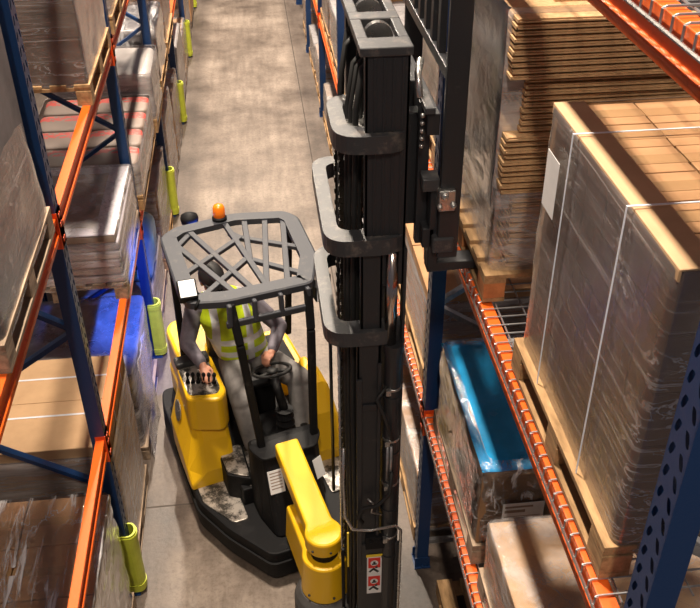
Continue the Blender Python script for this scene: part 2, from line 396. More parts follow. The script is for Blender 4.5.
def beam(side, k, lv, rear=False):
    s = -1 if side == 'left' else 1
    X = (XL if side == 'left' else XR) + (s * 1.05 if rear else 0)
    t = -s if rear else s
    root = empty('rack_beam', (X, py(k), TOP[lv] - .06))
    a, b_ = (-.07 if (side, k) == ('right', -1) else .05), BAY - .05
    q = MB()
    # box beam with a recessed band along its outer face
    prof = [(0, -.07), (0, -.042), (.014, -.034), (.014, .022), (0, .030), (0, .06), (.055, .06), (.055, -.07)]
    q.loft([[(t * (x + .004), y, z) for x, z in prof] for y in (a, b_)])
    q.build('beam', 'orange', root, bevel=.003)
    for y, d in ((a, -1), (b_, 1)):
        q = MB()
        q.box(*sorted((-t * .006, t * .002)), *sorted((y, y + d * .098)), -.13, .09)
        q.box(*sorted((-t * .006, t * .06)), y - .003 + (d > 0) * .0, y + .003, -.13, .09)
        for z in (-.09, 0, .055): q.box(*sorted((-t * .010, -t * .004)), *sorted((y + d * .03, y + d * .055)), z - .012, z + .012)
        q.build('end_connector', 'red', root)
    lvn = {1: 'lower', 2: 'middle', 3: 'upper'}[lv]
    where = {-1: 'nearest bay', 0: 'bay beside the forklift'}.get(k, '%s bay beyond the forklift' % (ORD[k - 1] if k else ''))
    tag(root, 'orange %s beam, %s rack, %s level, %s' % ('rear' if rear else 'front', side, lvn, where), 'rack beam', '%s beams of the %s rack' % ('rear' if rear else 'aisle side', side))
    return root
for side in ('left', 'right'):
    for k in range(-1, 5):
        for lv in (1, 2, 3):
            if lv == 3 and k > 0: continue
            if lv == 2 and k > 2: continue
            beam(side, k, lv)
            if k < 2: beam(side, k, lv, True)

def wire_deck(k, lv):
    """wire mesh deck with waterfall front, hooked over the beams of the right rack"""
    root = empty('wire_deck', (XR, py(k), TOP[lv]))
    b = MB(); r = .0038
    ys = [.09 + i * .062 for i in range(int((BAY - .18) / .062) + 1)]
    for y in ys:
        b.tube([(-.005, y, -.035), (-.005, y, .004), (.006, y, .008), (1.06, y, .008)], r, 5)
    b.build('cross_wires', 'galv', root)
    b = MB()
    for x in [.07 + .115 * i for i in range(9)]: b.tube([(x, .06, .002), (x, BAY - .06, .002)], r, 5)
    b.build('long_wires', 'galv', root)
    b = MB(); b.tube([(-.010, .06, -.035), (-.010, BAY - .06, -.035)], .006, 6); b.build('front_wire', 'steel', root)
    for y in (.5, 1.4, 2.3):
        b = MB(); b.box(.06, 1.0, y - .03, y + .03, -.028, -.003); b.build('deck_channel', 'galv', root)
    tag(root, 'galvanised wire deck, right rack, %s level, %s' % ({1: 'lower', 2: 'middle', 3: 'upper'}[lv], 'nearest bay' if k < 0 else 'bay beside the forklift'), 'wire deck', 'wire decks of the right rack')
for k in (-1, 0):
    for lv in (1, 2, 3): wire_deck(k, lv)
DECK = .012

# ------------------------------------------------------------------ goods
def make_pallet(dx, dy, wood='wood', block='wood'):
    if block != 'wood_red': return make_pallet_long(dx, dy, wood)
    """fork entry from the aisle: deck boards run in x, stringers in y"""
    root = empty('pallet')
    nb = 7; bw = .105
    for i in range(nb):
        y = -dy / 2 + bw / 2 + (dy - bw) * i / (nb - 1)
        b = MB(); b.box(-dx / 2, dx / 2, y - bw / 2, y + bw / 2, .122, .144); b.build('deck_board', wood, root, bevel=.002)
    for x in (-dx / 2 + .05, 0, dx / 2 - .05):
        b = MB(); b.box(x - .05, x + .05, -dy / 2, dy / 2, .10, .122); b.build('stringer_board', wood, root)
        b = MB(); b.box(x - .05, x + .05, -dy / 2, dy / 2, 0, .02); b.build('bottom_board', wood, root)
        for y in (-dy / 2 + .06, 0, dy / 2 - .06):
            b = MB(); b.box(x - .05, x + .05, y - .06, y + .06, .02, .10); b.build('block', block, root, bevel=.003)
    return root
def make_pallet_long(dx, dy, wood):
    """deck boards run along the rack, so the aisle edge is one long board over three blocks"""
    root = empty('pallet')
    nb = 7; bw = .105
    for i in range(nb):
        x = -dx / 2 + bw / 2 + (dx - bw) * i / (nb - 1)
        b = MB(); b.box(x - bw / 2, x + bw / 2, -dy / 2, dy / 2, .122, .144); b.build('deck_board', wood, root, bevel=.002)
    for y in (-dy / 2 + .06, 0, dy / 2 - .06):
        b = MB(); b.box(-dx / 2, dx / 2, y - .055, y + .055, .10, .122); b.build('stringer_board', wood, root)
    for x in (-dx / 2 + .05, 0, dx / 2 - .05):
        b = MB(); b.box(x - .05, x + .05, -dy / 2, dy / 2, 0, .02); b.build('bottom_board', wood, root)
        for y in (-dy / 2 + .06, 0, dy / 2 - .06):
            b = MB(); b.box(x - .05, x + .05, y - .06, y + .06, .02, .10); b.build('block', wood, root, bevel=.003)
    return root
PAL = {}
def pallet(x0, x1, y0, y1, z, label, wood='wood', block=None, group=None):
    key = (round(x1 - x0, 2), round(y1 - y0, 2), wood, block)
    if key not in PAL: o = PAL[key] = make_pallet(x1 - x0, y1 - y0, wood, block or wood)
    else: o = copy_tree(PAL[key])
    o.location = ((x0 + x1) / 2, (y0 + y1) / 2, z)
    for kx in ('group',):
        if kx in o: del o[kx]
    tag(o, label, 'pallet', group)
    return o
def far_pallet(x0, x1, y0, y1, z, label):
    b = MB(); dx, dy = x1 - x0, y1 - y0
    for i in range(6):
        x = -dx / 2 + .055 + (dx - .11) * i / 5; b.box(x - .055, x + .055, -dy / 2, dy / 2, .122, .144)
    for y in (-dy / 2 + .06, 0, dy / 2 - .06): b.box(-dx / 2, dx / 2, y - .055, y + .055, .10, .122)
    for x in (-dx / 2 + .05, 0, dx / 2 - .05):
        b.box(x - .05, x + .05, -dy / 2, dy / 2, 0, .02)
        for y in (-dy / 2 + .06, 0, dy / 2 - .06): b.box(x - .05, x + .05, y - .06, y + .06, .02, .10)
    o = b.build('pallet', 'wood'); o.location = ((x0 + x1) / 2, (y0 + y1) / 2, z)
    return tag(o, label, 'pallet')
def carton(x0, x1, y0, y1, z0, z1, label, group=None, m='card', tape=True, name='carton', along='y', rz=0, parts=True):
    """closed carton: body with four shut flaps meeting at a slit, tape over the slit"""
    cx, cy = (x0 + x1) / 2, (y0 + y1) / 2; dx, dy, h = x1 - x0, y1 - y0, z1 - z0
    b = MB()
    b.box(-dx / 2, dx / 2, -dy / 2, dy / 2, 0, h - .006)
    if along == 'y':
        b.box(-dx / 2, -.002, -dy / 2, dy / 2, h - .006, h); b.box(.002, dx / 2, -dy / 2, dy / 2, h - .006, h)
    else:
        b.box(-dx / 2, dx / 2, -dy / 2, -.002, h - .006, h); b.box(-dx / 2, dx / 2, .002, dy / 2, h - .006, h)
    o = b.build(name, m, bevel=min(.006, h * .05)); o.location = (cx, cy, z0); o.rotation_euler = (0, 0, rz)
    tag(o, label, 'carton', group)
    if tape and parts:
        b = MB()
        if along == 'y':
            b.box(-.03, .03, -dy / 2 - .001, dy / 2 + .001, h, h + .0012); b.box(-.03, .03, -dy / 2 - .0015, -dy / 2, h - .07, h); b.box(-.03, .03, dy / 2, dy / 2 + .0015, h - .07, h)
        else:
            b.box(-dx / 2 - .001, dx / 2 + .001, -.03, .03, h, h + .0012); b.box(-dx / 2 - .0015, -dx / 2, -.03, .03, h - .07, h); b.box(dx / 2, dx / 2 + .0015, -.03, .03, h - .07, h)
        b.build('packing_tape', 'tape', o)
    return o
def wrap(x0, x1, y0, y1, z0, z1, label, m='film', top=True, amp=.010, rad=.05, lean=0, step=.06, name='stretch_film', fold=.05, gapx=.012):
    """loose skin of stretch film round a load"""
    x0 -= gapx; x1 += gapx; y0 -= gapx; y1 += gapx; cx, cy = (x0 + x1) / 2, (y0 + y1) / 2
    pts = []
    def arc(ax, ay, a0):
        for i in range(4): a = a0 + PI / 2 * i / 3; pts.append((ax + rad * math.cos(a), ay + rad * math.sin(a)))
    def line(p, q):
        n = max(1, int((Vector(q) - Vector(p)).length / step))
        for i in range(1, n): pts.append((p[0] + (q[0] - p[0]) * i / n, p[1] + (q[1] - p[1]) * i / n))
    arc(x1 - rad, y1 - rad, 0); line((x1 - rad, y1), (x0 + rad, y1)); arc(x0 + rad, y1 - rad, PI / 2); line((x0, y1 - rad), (x0, y0 + rad))
    arc(x0 + rad, y0 + rad, PI); line((x0 + rad, y0), (x1 - rad, y0)); arc(x1 - rad, y0 + rad, 1.5 * PI); line((x1, y0 + rad), (x1, y1 - rad))
    nz = max(3, int((z1 - z0) / step)); rings = []
    sd = random.uniform(0, 50)
    def jig(x, y, z, k=1):
        v = Vector((x * 2.2 + sd, y * 2.2, z * 7))
        d = amp * k * (noise.noise(v) + .6 * noise.noise(v * 2.7))
        e = Vector((x - cx, y - cy)).normalized()
        return Vector((x + e.x * d, y + e.y * d, z))
    for i in range(nz + 1):
        z = z0 + (z1 - z0) * i / nz; zz = z - z0
        rings.append([jig(x + lean * zz, y, z) for x, y in pts])
    for sc, dz in ((.985, .012), (1 - fold, .014)):
        rings.append([Vector((cx + lean * (z1 - z0) + (x - cx) * sc, cy + (y - cy) * sc, z1 + dz + amp * .4 * noise.noise(Vector((x * 6 + sd, y * 6, 3))))) for x, y in pts])
    if top:
        for sc in (.8, .6, .4, .2, .05):
            rings.append([Vector((cx + lean * (z1 - z0) + (x - cx) * sc, cy + (y - cy) * sc, z1 + .012 + amp * .8 * (.6 + noise.noise(Vector((x * sc * 5 + sd, y * sc * 5, 3)))))) for x, y in pts])
    b = MB(); b.loft(rings, cap=False)
    o = b.build(name, m, smooth=True)
    return tag(o, label, 'stretch film')
def lumpy(x0, x1, y0, y1, z0, z1, name, m, label, cat, amp=.03, group=None, e=.35, freq=4):
    """soft packed goods: a superellipsoid with uneven bulges, flat underneath"""
    b = MB(); cx, cy, cz = (x0 + x1) / 2, (y0 + y1) / 2, (z0 + z1) / 2
    nu, nv = 36, 18; sd = random.uniform(0, 60)
    sg = lambda v, p: math.copysign(abs(v) ** p, v)
    rings = []
    for j in range(nv + 1):
        ph = -PI / 2 + PI * j / nv; r_ = []
        for i in range(nu):
            th = 2 * PI * i / nu
            p = Vector(((x1 - x0) / 2 * sg(math.cos(ph), e) * sg(math.cos(th), e), (y1 - y0) / 2 * sg(math.cos(ph), e) * sg(math.sin(th), e), (z1 - z0) / 2 * sg(math.sin(ph), e)))
            k = amp * noise.noise(p * freq + Vector((sd, 0, 0)))
            q = p + p.normalized() * k; q.z = max(q.z, -(z1 - z0) / 2)
            r_.append(q + Vector((0, 0, (z1 - z0) / 2)))
        rings.append(r_)
    b.loft(rings)
    o = b.build(name, m, smooth=True); o.location = (cx, cy, z0)
    return tag(o, label, cat, group)
def strap_y(y, x0, x1, z0, z1, label, w=.016):
    """strapping band round a load, in the plane of constant y"""
    b = MB(); t = .0025
    b.box(x0, x1, y - w / 2, y + w / 2, z1, z1 + t); b.box(x0 - t, x0, y - w / 2, y + w / 2, z0, z1 + t); b.box(x1, x1 + t, y - w / 2, y + w / 2, z0, z1 + t)
    return tag(b.build('strapping_band', 'strap'), label, 'strap')

P = .144
# ---- left rack, floor level
LX0, LX1 = -2.12, -1.10
pallet(LX0, LX1, 3.05, 4.25, 0, 'timber pallet on the floor under the film-covered brown cartons, lower left corner', 'wood2')
for i, (a, b_) in enumerate(((3.07, 3.45), (3.46, 3.84), (3.85, 4.23))):
    for j, (c, d) in enumerate(((-2.10, -1.62), (-1.61, -1.12))):
        for l in range(3):
            z = P + .34 * l
            carton(c, d, a, b_, z, z + .335, 'brown carton under shiny film on the left foreground floor pallet', 'cartons of the left foreground floor pallet', 'card', along='x')
wrap(-2.10, -1.12, 3.07, 4.23, .05, P + 1.02, 'creased shiny film over the brown cartons in the lower left corner', 'film_top', amp=.016, gapx=.018)
pallet(LX0, LX1, 4.50, 5.52, 0, 'timber pallet on the floor under the large plain tan carton', 'wood2')
carton(-2.12, -1.12, 4.52, 5.50, P, 1.31, 'large plain tan carton with two white bands, under the orange beam at left', None, 'card_pale', tape=False, along='x', name='pallet_carton')
strap_y(4.86, -2.121, -1.119, P, 1.3105, 'white strap across the large tan carton, nearer of its two')
strap_y(5.27, -2.121, -1.119, P, 1.3105, 'white strap across the large tan carton, farther of its two')
wrap(-2.12, -1.12, 4.52, 5.50, .06, 1.22, 'milky film round the sides of the large tan carton', 'film_grey', top=False, amp=.008, fold=.003)
pallet(LX0, LX1, 5.72, 6.92, 0, 'timber pallet on the floor under the dark wrapped goods lit blue', 'wood2')
for i in range(3):
    for l in range(2):
        lumpy(-2.10, -1.14, 5.74 + .39 * i, 6.12 + .39 * i, P + .36 * l, P + .36 * (l + 1), 'packed_bundle', 'dark_goods', 'soft wrapped bundle glowing blue on the floor pallet beside the truck', 'bundle', .03, 'bundles on the blue lit floor pallet', .3)
wrap(-2.10, -1.14, 5.74, 6.90, .05, P + .74, 'loose film over the goods lit blue beside the truck', 'film_grey', amp=.022)
b = MB()
rows = []
for j in range(15):
    z = .95 - .0675 * j
    rows.append([(-1.075 + .035 * noise.noise(Vector((i * .5, z * 3, 1))) + .012 * j / 15, 5.72 + .05 * i + .02 * noise.noise(Vector((z * 5, i, 4))), z) for i in range(13)])
for r1, r2 in zip(rows, rows[1:]):
    for i in range(12):
        b.bm.faces.new([b.bm.verts.new(p) for p in (r1[i], r1[i + 1], r2[i + 1], r2[i])])
bmesh.ops.remove_doubles(b.bm, verts=b.bm.verts, dist=.0005)
tag(b.build('film_flap', 'film', smooth=True, solid=.004), 'loose tail of clear film hanging on the aisle side of the blue lit goods', 'stretch film')
# bay beyond, floor
pallet(LX0, LX1, 7.36, 8.5, 0, 'timber pallet on the floor under the pale blue bag', 'wood2')
lumpy(-1.52, -1.10, 7.55, 8.30, P + .40, P + .98, 'plastic_bag', 'blue_bag', 'pale blue plastic bundle on the left floor row behind the blue spot lamp', 'bag', .07, None, .55, 5)
for i in range(2):
    carton(-2.1, -1.62, 7.38 + .56 * i, 7.92 + .56 * i, P, P + .8, 'brown carton behind the pale blue bundle', 'cartons behind the pale blue bundle', 'card_grey')
    carton(-1.6, -1.12, 7.38 + .56 * i, 7.92 + .56 * i, P, P + .4, 'brown carton beneath the pale blue bundle', 'cartons beneath the pale blue bundle', 'card_grey')
wrap(-2.10, -1.12, 7.38, 8.48, .05, P + .45, 'film round the cartons under the pale blue bundle', 'film_grey', top=False, amp=.014)
far_pallet(LX0, LX1, 8.7, 9.85, 0, 'timber pallet on the floor under wrapped brown cartons beyond the pale blue bundle')
for i in range(2):
    for j in range(2):
        for l in range(2):
            carton(-2.1 + .5 * j, -1.62 + .5 * j, 8.72 + .56 * i, 9.27 + .56 * i, P + .42 * l, P + .42 * l + .415, 'brown carton in the wrapped stack beyond the pale blue bundle', 'cartons beyond the pale blue bundle', 'card_dark')
wrap(-2.10, -1.12, 8.72, 9.84, .05, P + .84, 'film round the floor cartons beyond the pale blue bundle', 'film_grey', amp=.014)
fl = 0
for k in (2, 3, 4):
    for (a, b_) in ((.18, 1.30), (1.45, 2.60)):
        y0_, y1_ = py(k) + a, py(k) + b_
        wh = ['nearer half of second bay past the truck', 'farther half of second bay past the truck', 'nearer half of third bay past the truck', 'farther half of third bay past the truck', 'nearer half of farthest bay', 'farther half of farthest bay'][fl]
        far_pallet(LX0, LX1, y0_, y1_, 0, 'floor pallet of the left rack, %s' % wh)
        hh = [.5, .38, .46, .3, .5, .42][fl]; mm = ['card_pale', 'card', 'white_bag', 'card', 'card_pale', 'card'][fl]
        for i in range(2):
            for l in range(2):
                carton(-2.1, -1.12 + .02 * (fl % 3), y0_ + .02 + .55 * i, y0_ + .56 + .55 * i, P + hh * l, P + hh * l + hh - .005, 'stacked carton, left rack floor row, %s' % wh, 'floor cartons, %s load' % wh, mm, parts=False)
        wrap(-2.1, -1.10, y0_ + .02, y1_ - .02, .05, P + 2 * hh, 'film round floor cartons, left rack, %s' % wh, 'film' if fl % 2 else 'film_grey', amp=.014)
        fl += 1

# ---- left rack, lower beam level
Z1 = TOP[1]
pallet(LX0, -1.08, 5.93, 7.08, Z1, 'timber pallet on the lower left beam under the wrapped pile of flat packs', 'wood2')
for l in range(6):
    dx_ = random.uniform(-.012, .012); dy_ = random.uniform(-.012, .012)
    b = MB(); b.box(-.51, .51, -.565, .565, 0, .066); 
    for v in b.bm.verts: v.co.z += .0
    o = b.build('flat_pack', 'card_grey' if l == 5 else 'sheet_white', bevel=.014)
    o.location = (-1.60 + dx_, 6.505 + dy_, Z1 + P + .072 * l); o.rotation_euler = (0, 0, random.uniform(-.012, .012))
    b = MB()
    if l == 5:
        for q in ((-.51, .51, -.565, -.44), (-.51, .51, .46, .565), (.36, .51, -.44, .46), (-.51, -.40, -.44, .46)): b.box(*q, .0665, .070)
        b.build('edge_protector', 'sheet_white', o)
    tag(o, 'flat white pack in the wrapped pile on the lower left beam' if l < 5 else 'topmost flat pack of the wrapped pile, brown face framed white', 'flat pack', 'flat packs on the lower left beam' if l < 5 else None)
wrap(-2.11, -1.09, 5.94, 7.07, Z1 + .10, Z1 + P + .435, 'glossy film round the pile of flat packs at left', 'film', amp=.010, rad=.04)
pallet(LX0, -1.06, 7.33, 8.94, Z1, 'timber pallet on the lower left beam under the red printed sacks', 'wood')
for l in range(2):
    for i in range(4):
        for j in range(2):
            xa = -2.08 + .51 * j; ya = 7.36 + .39 * i
            lumpy(xa, xa + .50, ya, ya + .385, Z1 + P + .155 * l, Z1 + P + .155 * (l + 1), 'sack', 'sack', 'red printed sack laid flat on the lower left beam pallet', 'sack', .012, 'red printed sacks', .28)
wrap(-2.09, -1.07, 7.35, 8.92, Z1 + .1, Z1 + P + .30, 'milky film along the sides of the red printed sacks', 'film_grey', top=False, amp=.010, fold=.004)
pallet(LX0, -1.04, 9.0, 9.90, Z1, 'timber pallet on the lower left beam under the white covered goods', 'wood')
lumpy(-2.08, -1.05, 9.02, 9.88, Z1 + P, Z1 + P + .50, 'covered_goods', 'white_bag', 'bulging goods under a creased white cover behind the red printed sacks', 'goods', .03, None, .2, 5)
wrap(-2.08, -1.05, 9.02, 9.88, Z1 + .1, Z1 + P + .48, 'film round the white covered goods', 'film_grey', top=False, amp=.014, fold=.004)
far_pallet(LX0, -1.05, 10.1, 11.2, Z1, 'pallet on the lower left beam under the brown bags beyond the white covered goods')
for l in range(2):
    for i in range(2):
        lumpy(-2.08, -1.08, 10.12 + .54 * i, 10.65 + .54 * i, Z1 + P + .28 * l, Z1 + P + .28 * (l + 1), 'bundle', 'grey_goods', 'greyish bundle on the lower left beam beyond the white covered goods', 'bundle', .04, 'greyish bundles beyond the white covered goods', .3)
wrap(-2.09, -1.07, 10.12, 11.19, Z1 + .1, Z1 + P + .57, 'crinkled film round the greyish bundles', 'film_top', amp=.02)
far_pallet(LX0, -1.05, 11.4, 12.6, Z1, 'pallet on the lower left beam, farthest one showing')
for l in range(2):
    for i in range(2):
        carton(-2.08, -1.09, 11.42 + .58 * i, 11.99 + .58 * i, Z1 + P + .3 * l, Z1 + P + .3 * l + .295, 'tan carton on the farthest loaded pallet of the lower left beam', 'tan cartons far up the lower left beam', 'card', parts=False)
wrap(-2.08, -1.08, 11.42, 12.57, Z1 + .1, Z1 + P + .6, 'film round the tan cartons far up the lower left beam', 'film', amp=.014)

# ---- left rack, middle beam level
Z2 = TOP[2]
pallet(LX0, -1.08, 3.05, 4.22, Z2, 'weathered pallet on the middle left beam at the picture edge', 'wood2')
carton(-2.10, -1.115, 3.08, 4.20, Z2 + P, Z2 + 1.5, 'tall grey wrapped load at the left edge of the picture', None, 'grey_goods', tape=False, name='wrapped_load')
wrap(-2.10, -1.095, 3.08, 4.20, Z2 + .1, Z2 + 1.5, 'milky film round the tall load at the left edge', 'film_diag', amp=.010, lean=-.06)
pallet(LX0, -1.08, 5.88, 7.06, Z2, 'timber pallet on the middle left beam under the tall brown load', 'wood')
for l in range(9):
    z = Z2 + P + .155 * l
    carton(-2.10, -1.10, 5.90, 7.04, z, z + .153, 'wide flat brown carton in the tall load on the middle left beam', 'wide flat cartons of the tall left load', 'card_dark', tape=False, name='flat_carton')
wrap(-2.10, -1.10, 5.90, 7.04, Z2 + .12, Z2 + P + 1.4, 'greyish film round the tall brown load at upper left', 'film_diag', amp=.008, rad=.02, gapx=.008)
pallet(LX0, -1.08, 7.32, 8.5, Z2, 'timber pallet on the middle left beam behind the tall brown load', 'wood')
carton(-2.10, -1.11, 7.34, 8.48, Z2 + P, Z2 + P + 1.2, 'white wrapped load behind the tall brown load at upper left', None, 'white_bag', tape=False, name='wrapped_load')
wrap(-2.10, -1.10, 7.34, 8.48, Z2 + .12, Z2 + P + 1.2, 'film round the white load at upper left', 'film', amp=.01)

# ---- right rack, lower beam level
RX0 = .99
Z1r = TOP[1] + DECK
pallet(RX0 - .01, 2.0, 3.12, 4.22, Z1r, 'timber pallet on the lower right beam under the blue topped load', 'wood2')
for i in range(2):
    for j in range(2):
        carton(1.0 + .49 * j, 1.485 + .49 * j, 3.14 + .53 * i, 3.665 + .53 * i, Z1r + P, Z1r + P + .52, 'brown carton beneath the blue sheet on the lower right beam', 'cartons beneath the blue sheet', 'card_dark', tape=False)
b = MB()
gx, gy = 22, 24
V = [[None] * (gy + 1) for _ in range(gx + 1)]
for i in range(gx + 1):
    for j in range(gy + 1):
        x = .995 + .99 * i / gx; y = 3.135 + 1.07 * j / gy
        V[i][j] = b.bm.verts.new((x, y, Z1r + P + .528 + .012 * noise.noise(Vector((x * 6, y * 6, 0))) + .006 * noise.noise(Vector((x * 16, y * 14, 2))) + .004))
for i in range(gx):
    for j in range(gy): b.bm.faces.new((V[i][j], V[i + 1][j], V[i + 1][j + 1], V[i][j + 1]))
o = b.build('plastic_sheet', 'blue_sheet', smooth=True, solid=.003)
tag(o, 'bright blue plastic sheet over the cartons on the lower right beam', 'plastic sheet')
bfilm = wrap(1.0, 1.975, 3.14, 4.195, Z1r - .0, Z1r + P + .545, 'crinkled film hanging round the blue topped load', 'film_top', amp=.020, fold=.10, top=False, rad=.06)
b = MB(); b.box(1.12, 1.34, 3.1235, 3.1245, Z1r + P + .10, Z1r + P + .30)
o = b.build('shipping_label', 'paper', bfilm); tag(o, 'white printed label')
b = MB()
for q in ((.012, .09, .03, .06), (.125, .205, .03, .085), (.012, .205, .10, .104), (.012, .12, .13, .15), (.012, .16, .165, .178)): b.box(1.12 + q[0], 1.12 + q[1], 3.1228, 3.1234, Z1r + P + .10 + q[2], Z1r + P + .10 + q[3])
b.build('label_print', 'card_grey', o)
pallet(RX0 - .01, 2.0, 1.9, 2.98, Z1r, 'timber pallet on the lower right beam under the pale topped carton', 'wood2')
carton(1.0, 1.97, 1.92, 2.96, Z1r + P, Z1r + P + .36, 'film-wrapped pale carton at the bottom edge, nearer than the blue topped load', None, 'card_pale', tape=False, name='pallet_carton')
wrap(1.0, 1.97, 1.92, 2.96, Z1r - .0, Z1r + P + .365, 'film round the pale carton at the bottom edge', 'film', amp=.014, rad=.05)
pallet(RX0 - .01, 2.0, 4.62, 5.9, Z1r, 'timber pallet on the lower right beam right behind the mast', 'wood')
for i in range(2):
    for j in range(2):
        for l in range(2):
            carton(1.0 + .48 * j, 1.475 + .48 * j, 4.65 + .61 * i, 5.25 + .61 * i, Z1r + P + .29 * l, Z1r + P + .29 * l + .286, 'tan carton on the lower right beam just behind the mast', 'tan cartons just behind the mast', 'card')
wrap(1.0, 1.96, 4.65, 5.87, Z1r + .1, Z1r + P + .50, 'milky film round the tan cartons just behind the mast', 'film_grey', top=False, amp=.008, fold=.004, gapx=.008)

# ---- right rack, middle beam level: flattened cartons in shifted bundles
Z2r = TOP[2] + DECK
pallet(.96, 2.02, 3.30, 4.33, Z2r, 'timber pallet with reddish blocks under the flattened cartons, upper right', 'wood', 'wood_red')
spec = [(.385, 1.07, 3.36, 15), (.27, 1.005, 3.34, 10), (.235, 1.075, 3.37, 9), (.25, 1.005, 3.34, 10)]
z = Z2r + P; flat = None
for li, (hh, x0_, y0_, n) in enumerate(spec):
    nm = ['lowest', 'second lowest', 'second highest', 'topmost'][li]
    t = hh / n
    b = MB(); dx, dy = .92, .90
    # a folded-flat carton: two leaves of board with a fold gap
    b.box(0, dx, 0, dy, 0, t * .26); b.box(.004, dx, .006, dy - .003, t * .32, t * .56); b.box(-.002, .006, 0, dy, 0, t * .56); b.box(.2, dx - .2, .2, dy - .2, t * .56, t * .97)
    flat = b.build('flattened_carton', 'board_edge')
    for i in range(n):
        o = flat if i == 0 else flat.copy()
        if i: COL.objects.link(o)
        o.location = (x0_ + random.uniform(-.005, .005), y0_ + random.uniform(-.006, .006), z + t * i)
        o.rotation_euler = (random.uniform(-.002, .002), random.uniform(-.003, .003), random.uniform(-.012, .012))
        tag(o, 'flattened carton in the %s bundle of the upper right pile' % nm, 'flattened carton', 'flattened cartons, %s bundle' % nm)
    z += hh
wrap(1.0, 1.98, 3.35, 4.27, Z2r + .12, Z2r + P + .38, 'crumpled film round the foot of the flattened cartons', 'film', top=False, amp=.012, fold=.004)
wrap(1.0, 1.99, 3.42, 4.27, Z2r + .42, z, 'milky film on the aisle side of the flattened cartons', 'film_flat', top=False, amp=.006, fold=.004, rad=.02, gapx=.010)
# big carton load in the foreground
pallet(.972, 2.12, 1.76, 2.84, Z2r, 'timber pallet under the big film-wrapped load, right foreground', 'wood')
cz = Z2r + P
nx, ny, nl = 4, 6, 5; cw, cd, ch = 1.06 / nx, 1.04 / ny, 1.0 / nl
proto = None
for l in range(nl):
    for i in range(nx):
        for j in range(ny):
            if 0 < i < nx - 1 and 0 < j < ny - 1 and l < nl - 1: continue
            if i == nx - 1 and 0 < j < ny - 1 and l < nl - 1: continue
            if proto is None:
                proto = carton(0, cw - .006, 0, cd - .004, 0, ch - .002, 'small brown carton inside the big film-wrapped load', 'small cartons of the big wrapped load', 'card', along='x')
                o = proto
            else: o = copy_tree(proto)
            o.location = (1.02 + cw * (i + .5) + random.uniform(-.002, .002), 1.78 + cd * (j + .5) + random.uniform(-.002, .002), cz + ch * l)
            o.rotation_euler = (0, 0, random.uniform(-.008, .008))
            tag(o, 'small brown carton inside the big film-wrapped load', 'carton', 'small cartons of the big wrapped load')
ztop = cz + 1.0
b = MB()
b.box(1.005, 1.013, 1.77, 2.83, ztop - .03, ztop + .006); b.box(1.005, 1.115, 1.77, 2.83, ztop + .002, ztop + .010)
tag(b.build('edge_board', 'card_pale', bevel=.004), 'pale card edge board along the aisle edge of the big wrapped load', 'edge board')
gfilm = wrap(1.015, 2.09, 1.78, 2.82, Z2r + .09, ztop - .005, 'clear film stretched round the big right foreground load', 'film_diag', top=False, amp=.007, fold=.03, rad=.03, gapx=.014)
strap_y(2.55, .985, 2.10, cz, ztop + .018, 'pale band over the big wrapped load, farther of its two', .007)
strap_y(2.08, .985, 2.10, cz, ztop + .018, 'pale band over the big wrapped load, nearer of its two', .007)
b = MB(); b.box(.979, .9805, 2.62, 2.745, ztop - .33, ztop - .12)
o = b.build('delivery_note', 'paper', gfilm); tag(o, 'white delivery note')
# middle level right, behind the mast
pallet(.99, 2.05, 4.62, 5.75, Z2r, 'timber pallet on the middle right beam behind the load backrest', 'wood')
carton(1.01, 2.02, 4.64, 5.73, Z2r + P, Z2r + P + .75, 'greyish wrapped load behind the load backrest on the right rack', None, 'grey_goods', tape=False, name='wrapped_load')
wrap(1.01, 2.02, 4.64, 5.73, Z2r + .12, Z2r + P + .75, 'film round the greyish load behind the load backrest', 'film_diag', amp=.01)
# right rack far bays, lower level and floor
rn = 0
for k, (a, b_), lv, hh, mm, fm in ((0, (1.55, 2.65), 1, .55, 'card', 'film_grey'), (1, (.12, 1.25), 1, .50, 'card_grey', 'film_grey'), (1, (1.40, 2.6), 1, .42, 'sheet_white', 'film_top'),
                                 (2, (.15, 1.3), 1, .5, 'grey_goods', 'film_grey'), (2, (1.42, 2.6), 1, .45, 'card_dark', 'film'), (0, (.2, 1.3), 0, .5, 'card_dark', 'film'), (0, (1.45, 2.6), 0, .45, 'card', 'film'),
                                 (1, (.2, 1.3), 0, .5, 'sheet_white', 'film_grey'), (1, (1.45, 2.6), 0, .4, 'card', 'film_grey'), (2, (.2, 1.3), 0, .42, 'grey_goods', 'film_grey'), (2, (1.45, 2.6), 0, .45, 'card_grey', 'film'),
                                 (3, (.2, 1.3), 0, .5, 'card', 'film_grey'), (3, (1.45, 2.6), 0, .4, 'grey_goods', 'film_grey'), (4, (.2, 1.3), 0, .5, 'card', 'film'), (3, (.2, 1.3), 1, .3, 'card', 'film'),
                                 (1, (.3, 1.4), 2, .5, 'card_dark', 'film_grey')):
    y0_, y1_ = py(k) + a, py(k) + b_; zb = (TOP[lv] + (DECK if lv and k < 1 else 0)) if lv else 0
    wh = 'right rack %s, %s half of %s bay past the mast' % ({0: 'floor', 1: 'lower beam', 2: 'middle beam'}[lv], 'nearer' if a < 1 else 'farther', ORD[k])
    far_pallet(.97, 2.0, y0_, y1_, zb, 'pallet on the ' + wh)
    for i in range(2):
        for l in range(2):
            carton(.99, 1.97, y0_ + .02 + .54 * i, y0_ + .55 + .54 * i, zb + P + hh / 2 * l, zb + P + hh / 2 * (l + 1) - .003, 'packed carton, ' + wh, 'cartons, ' + wh, mm, parts=False)
    wrap(.99, 1.97, y0_ + .02, y0_ + 1.09, zb + .08, zb + P + hh, 'film round cartons, ' + wh, fm, amp=.014)
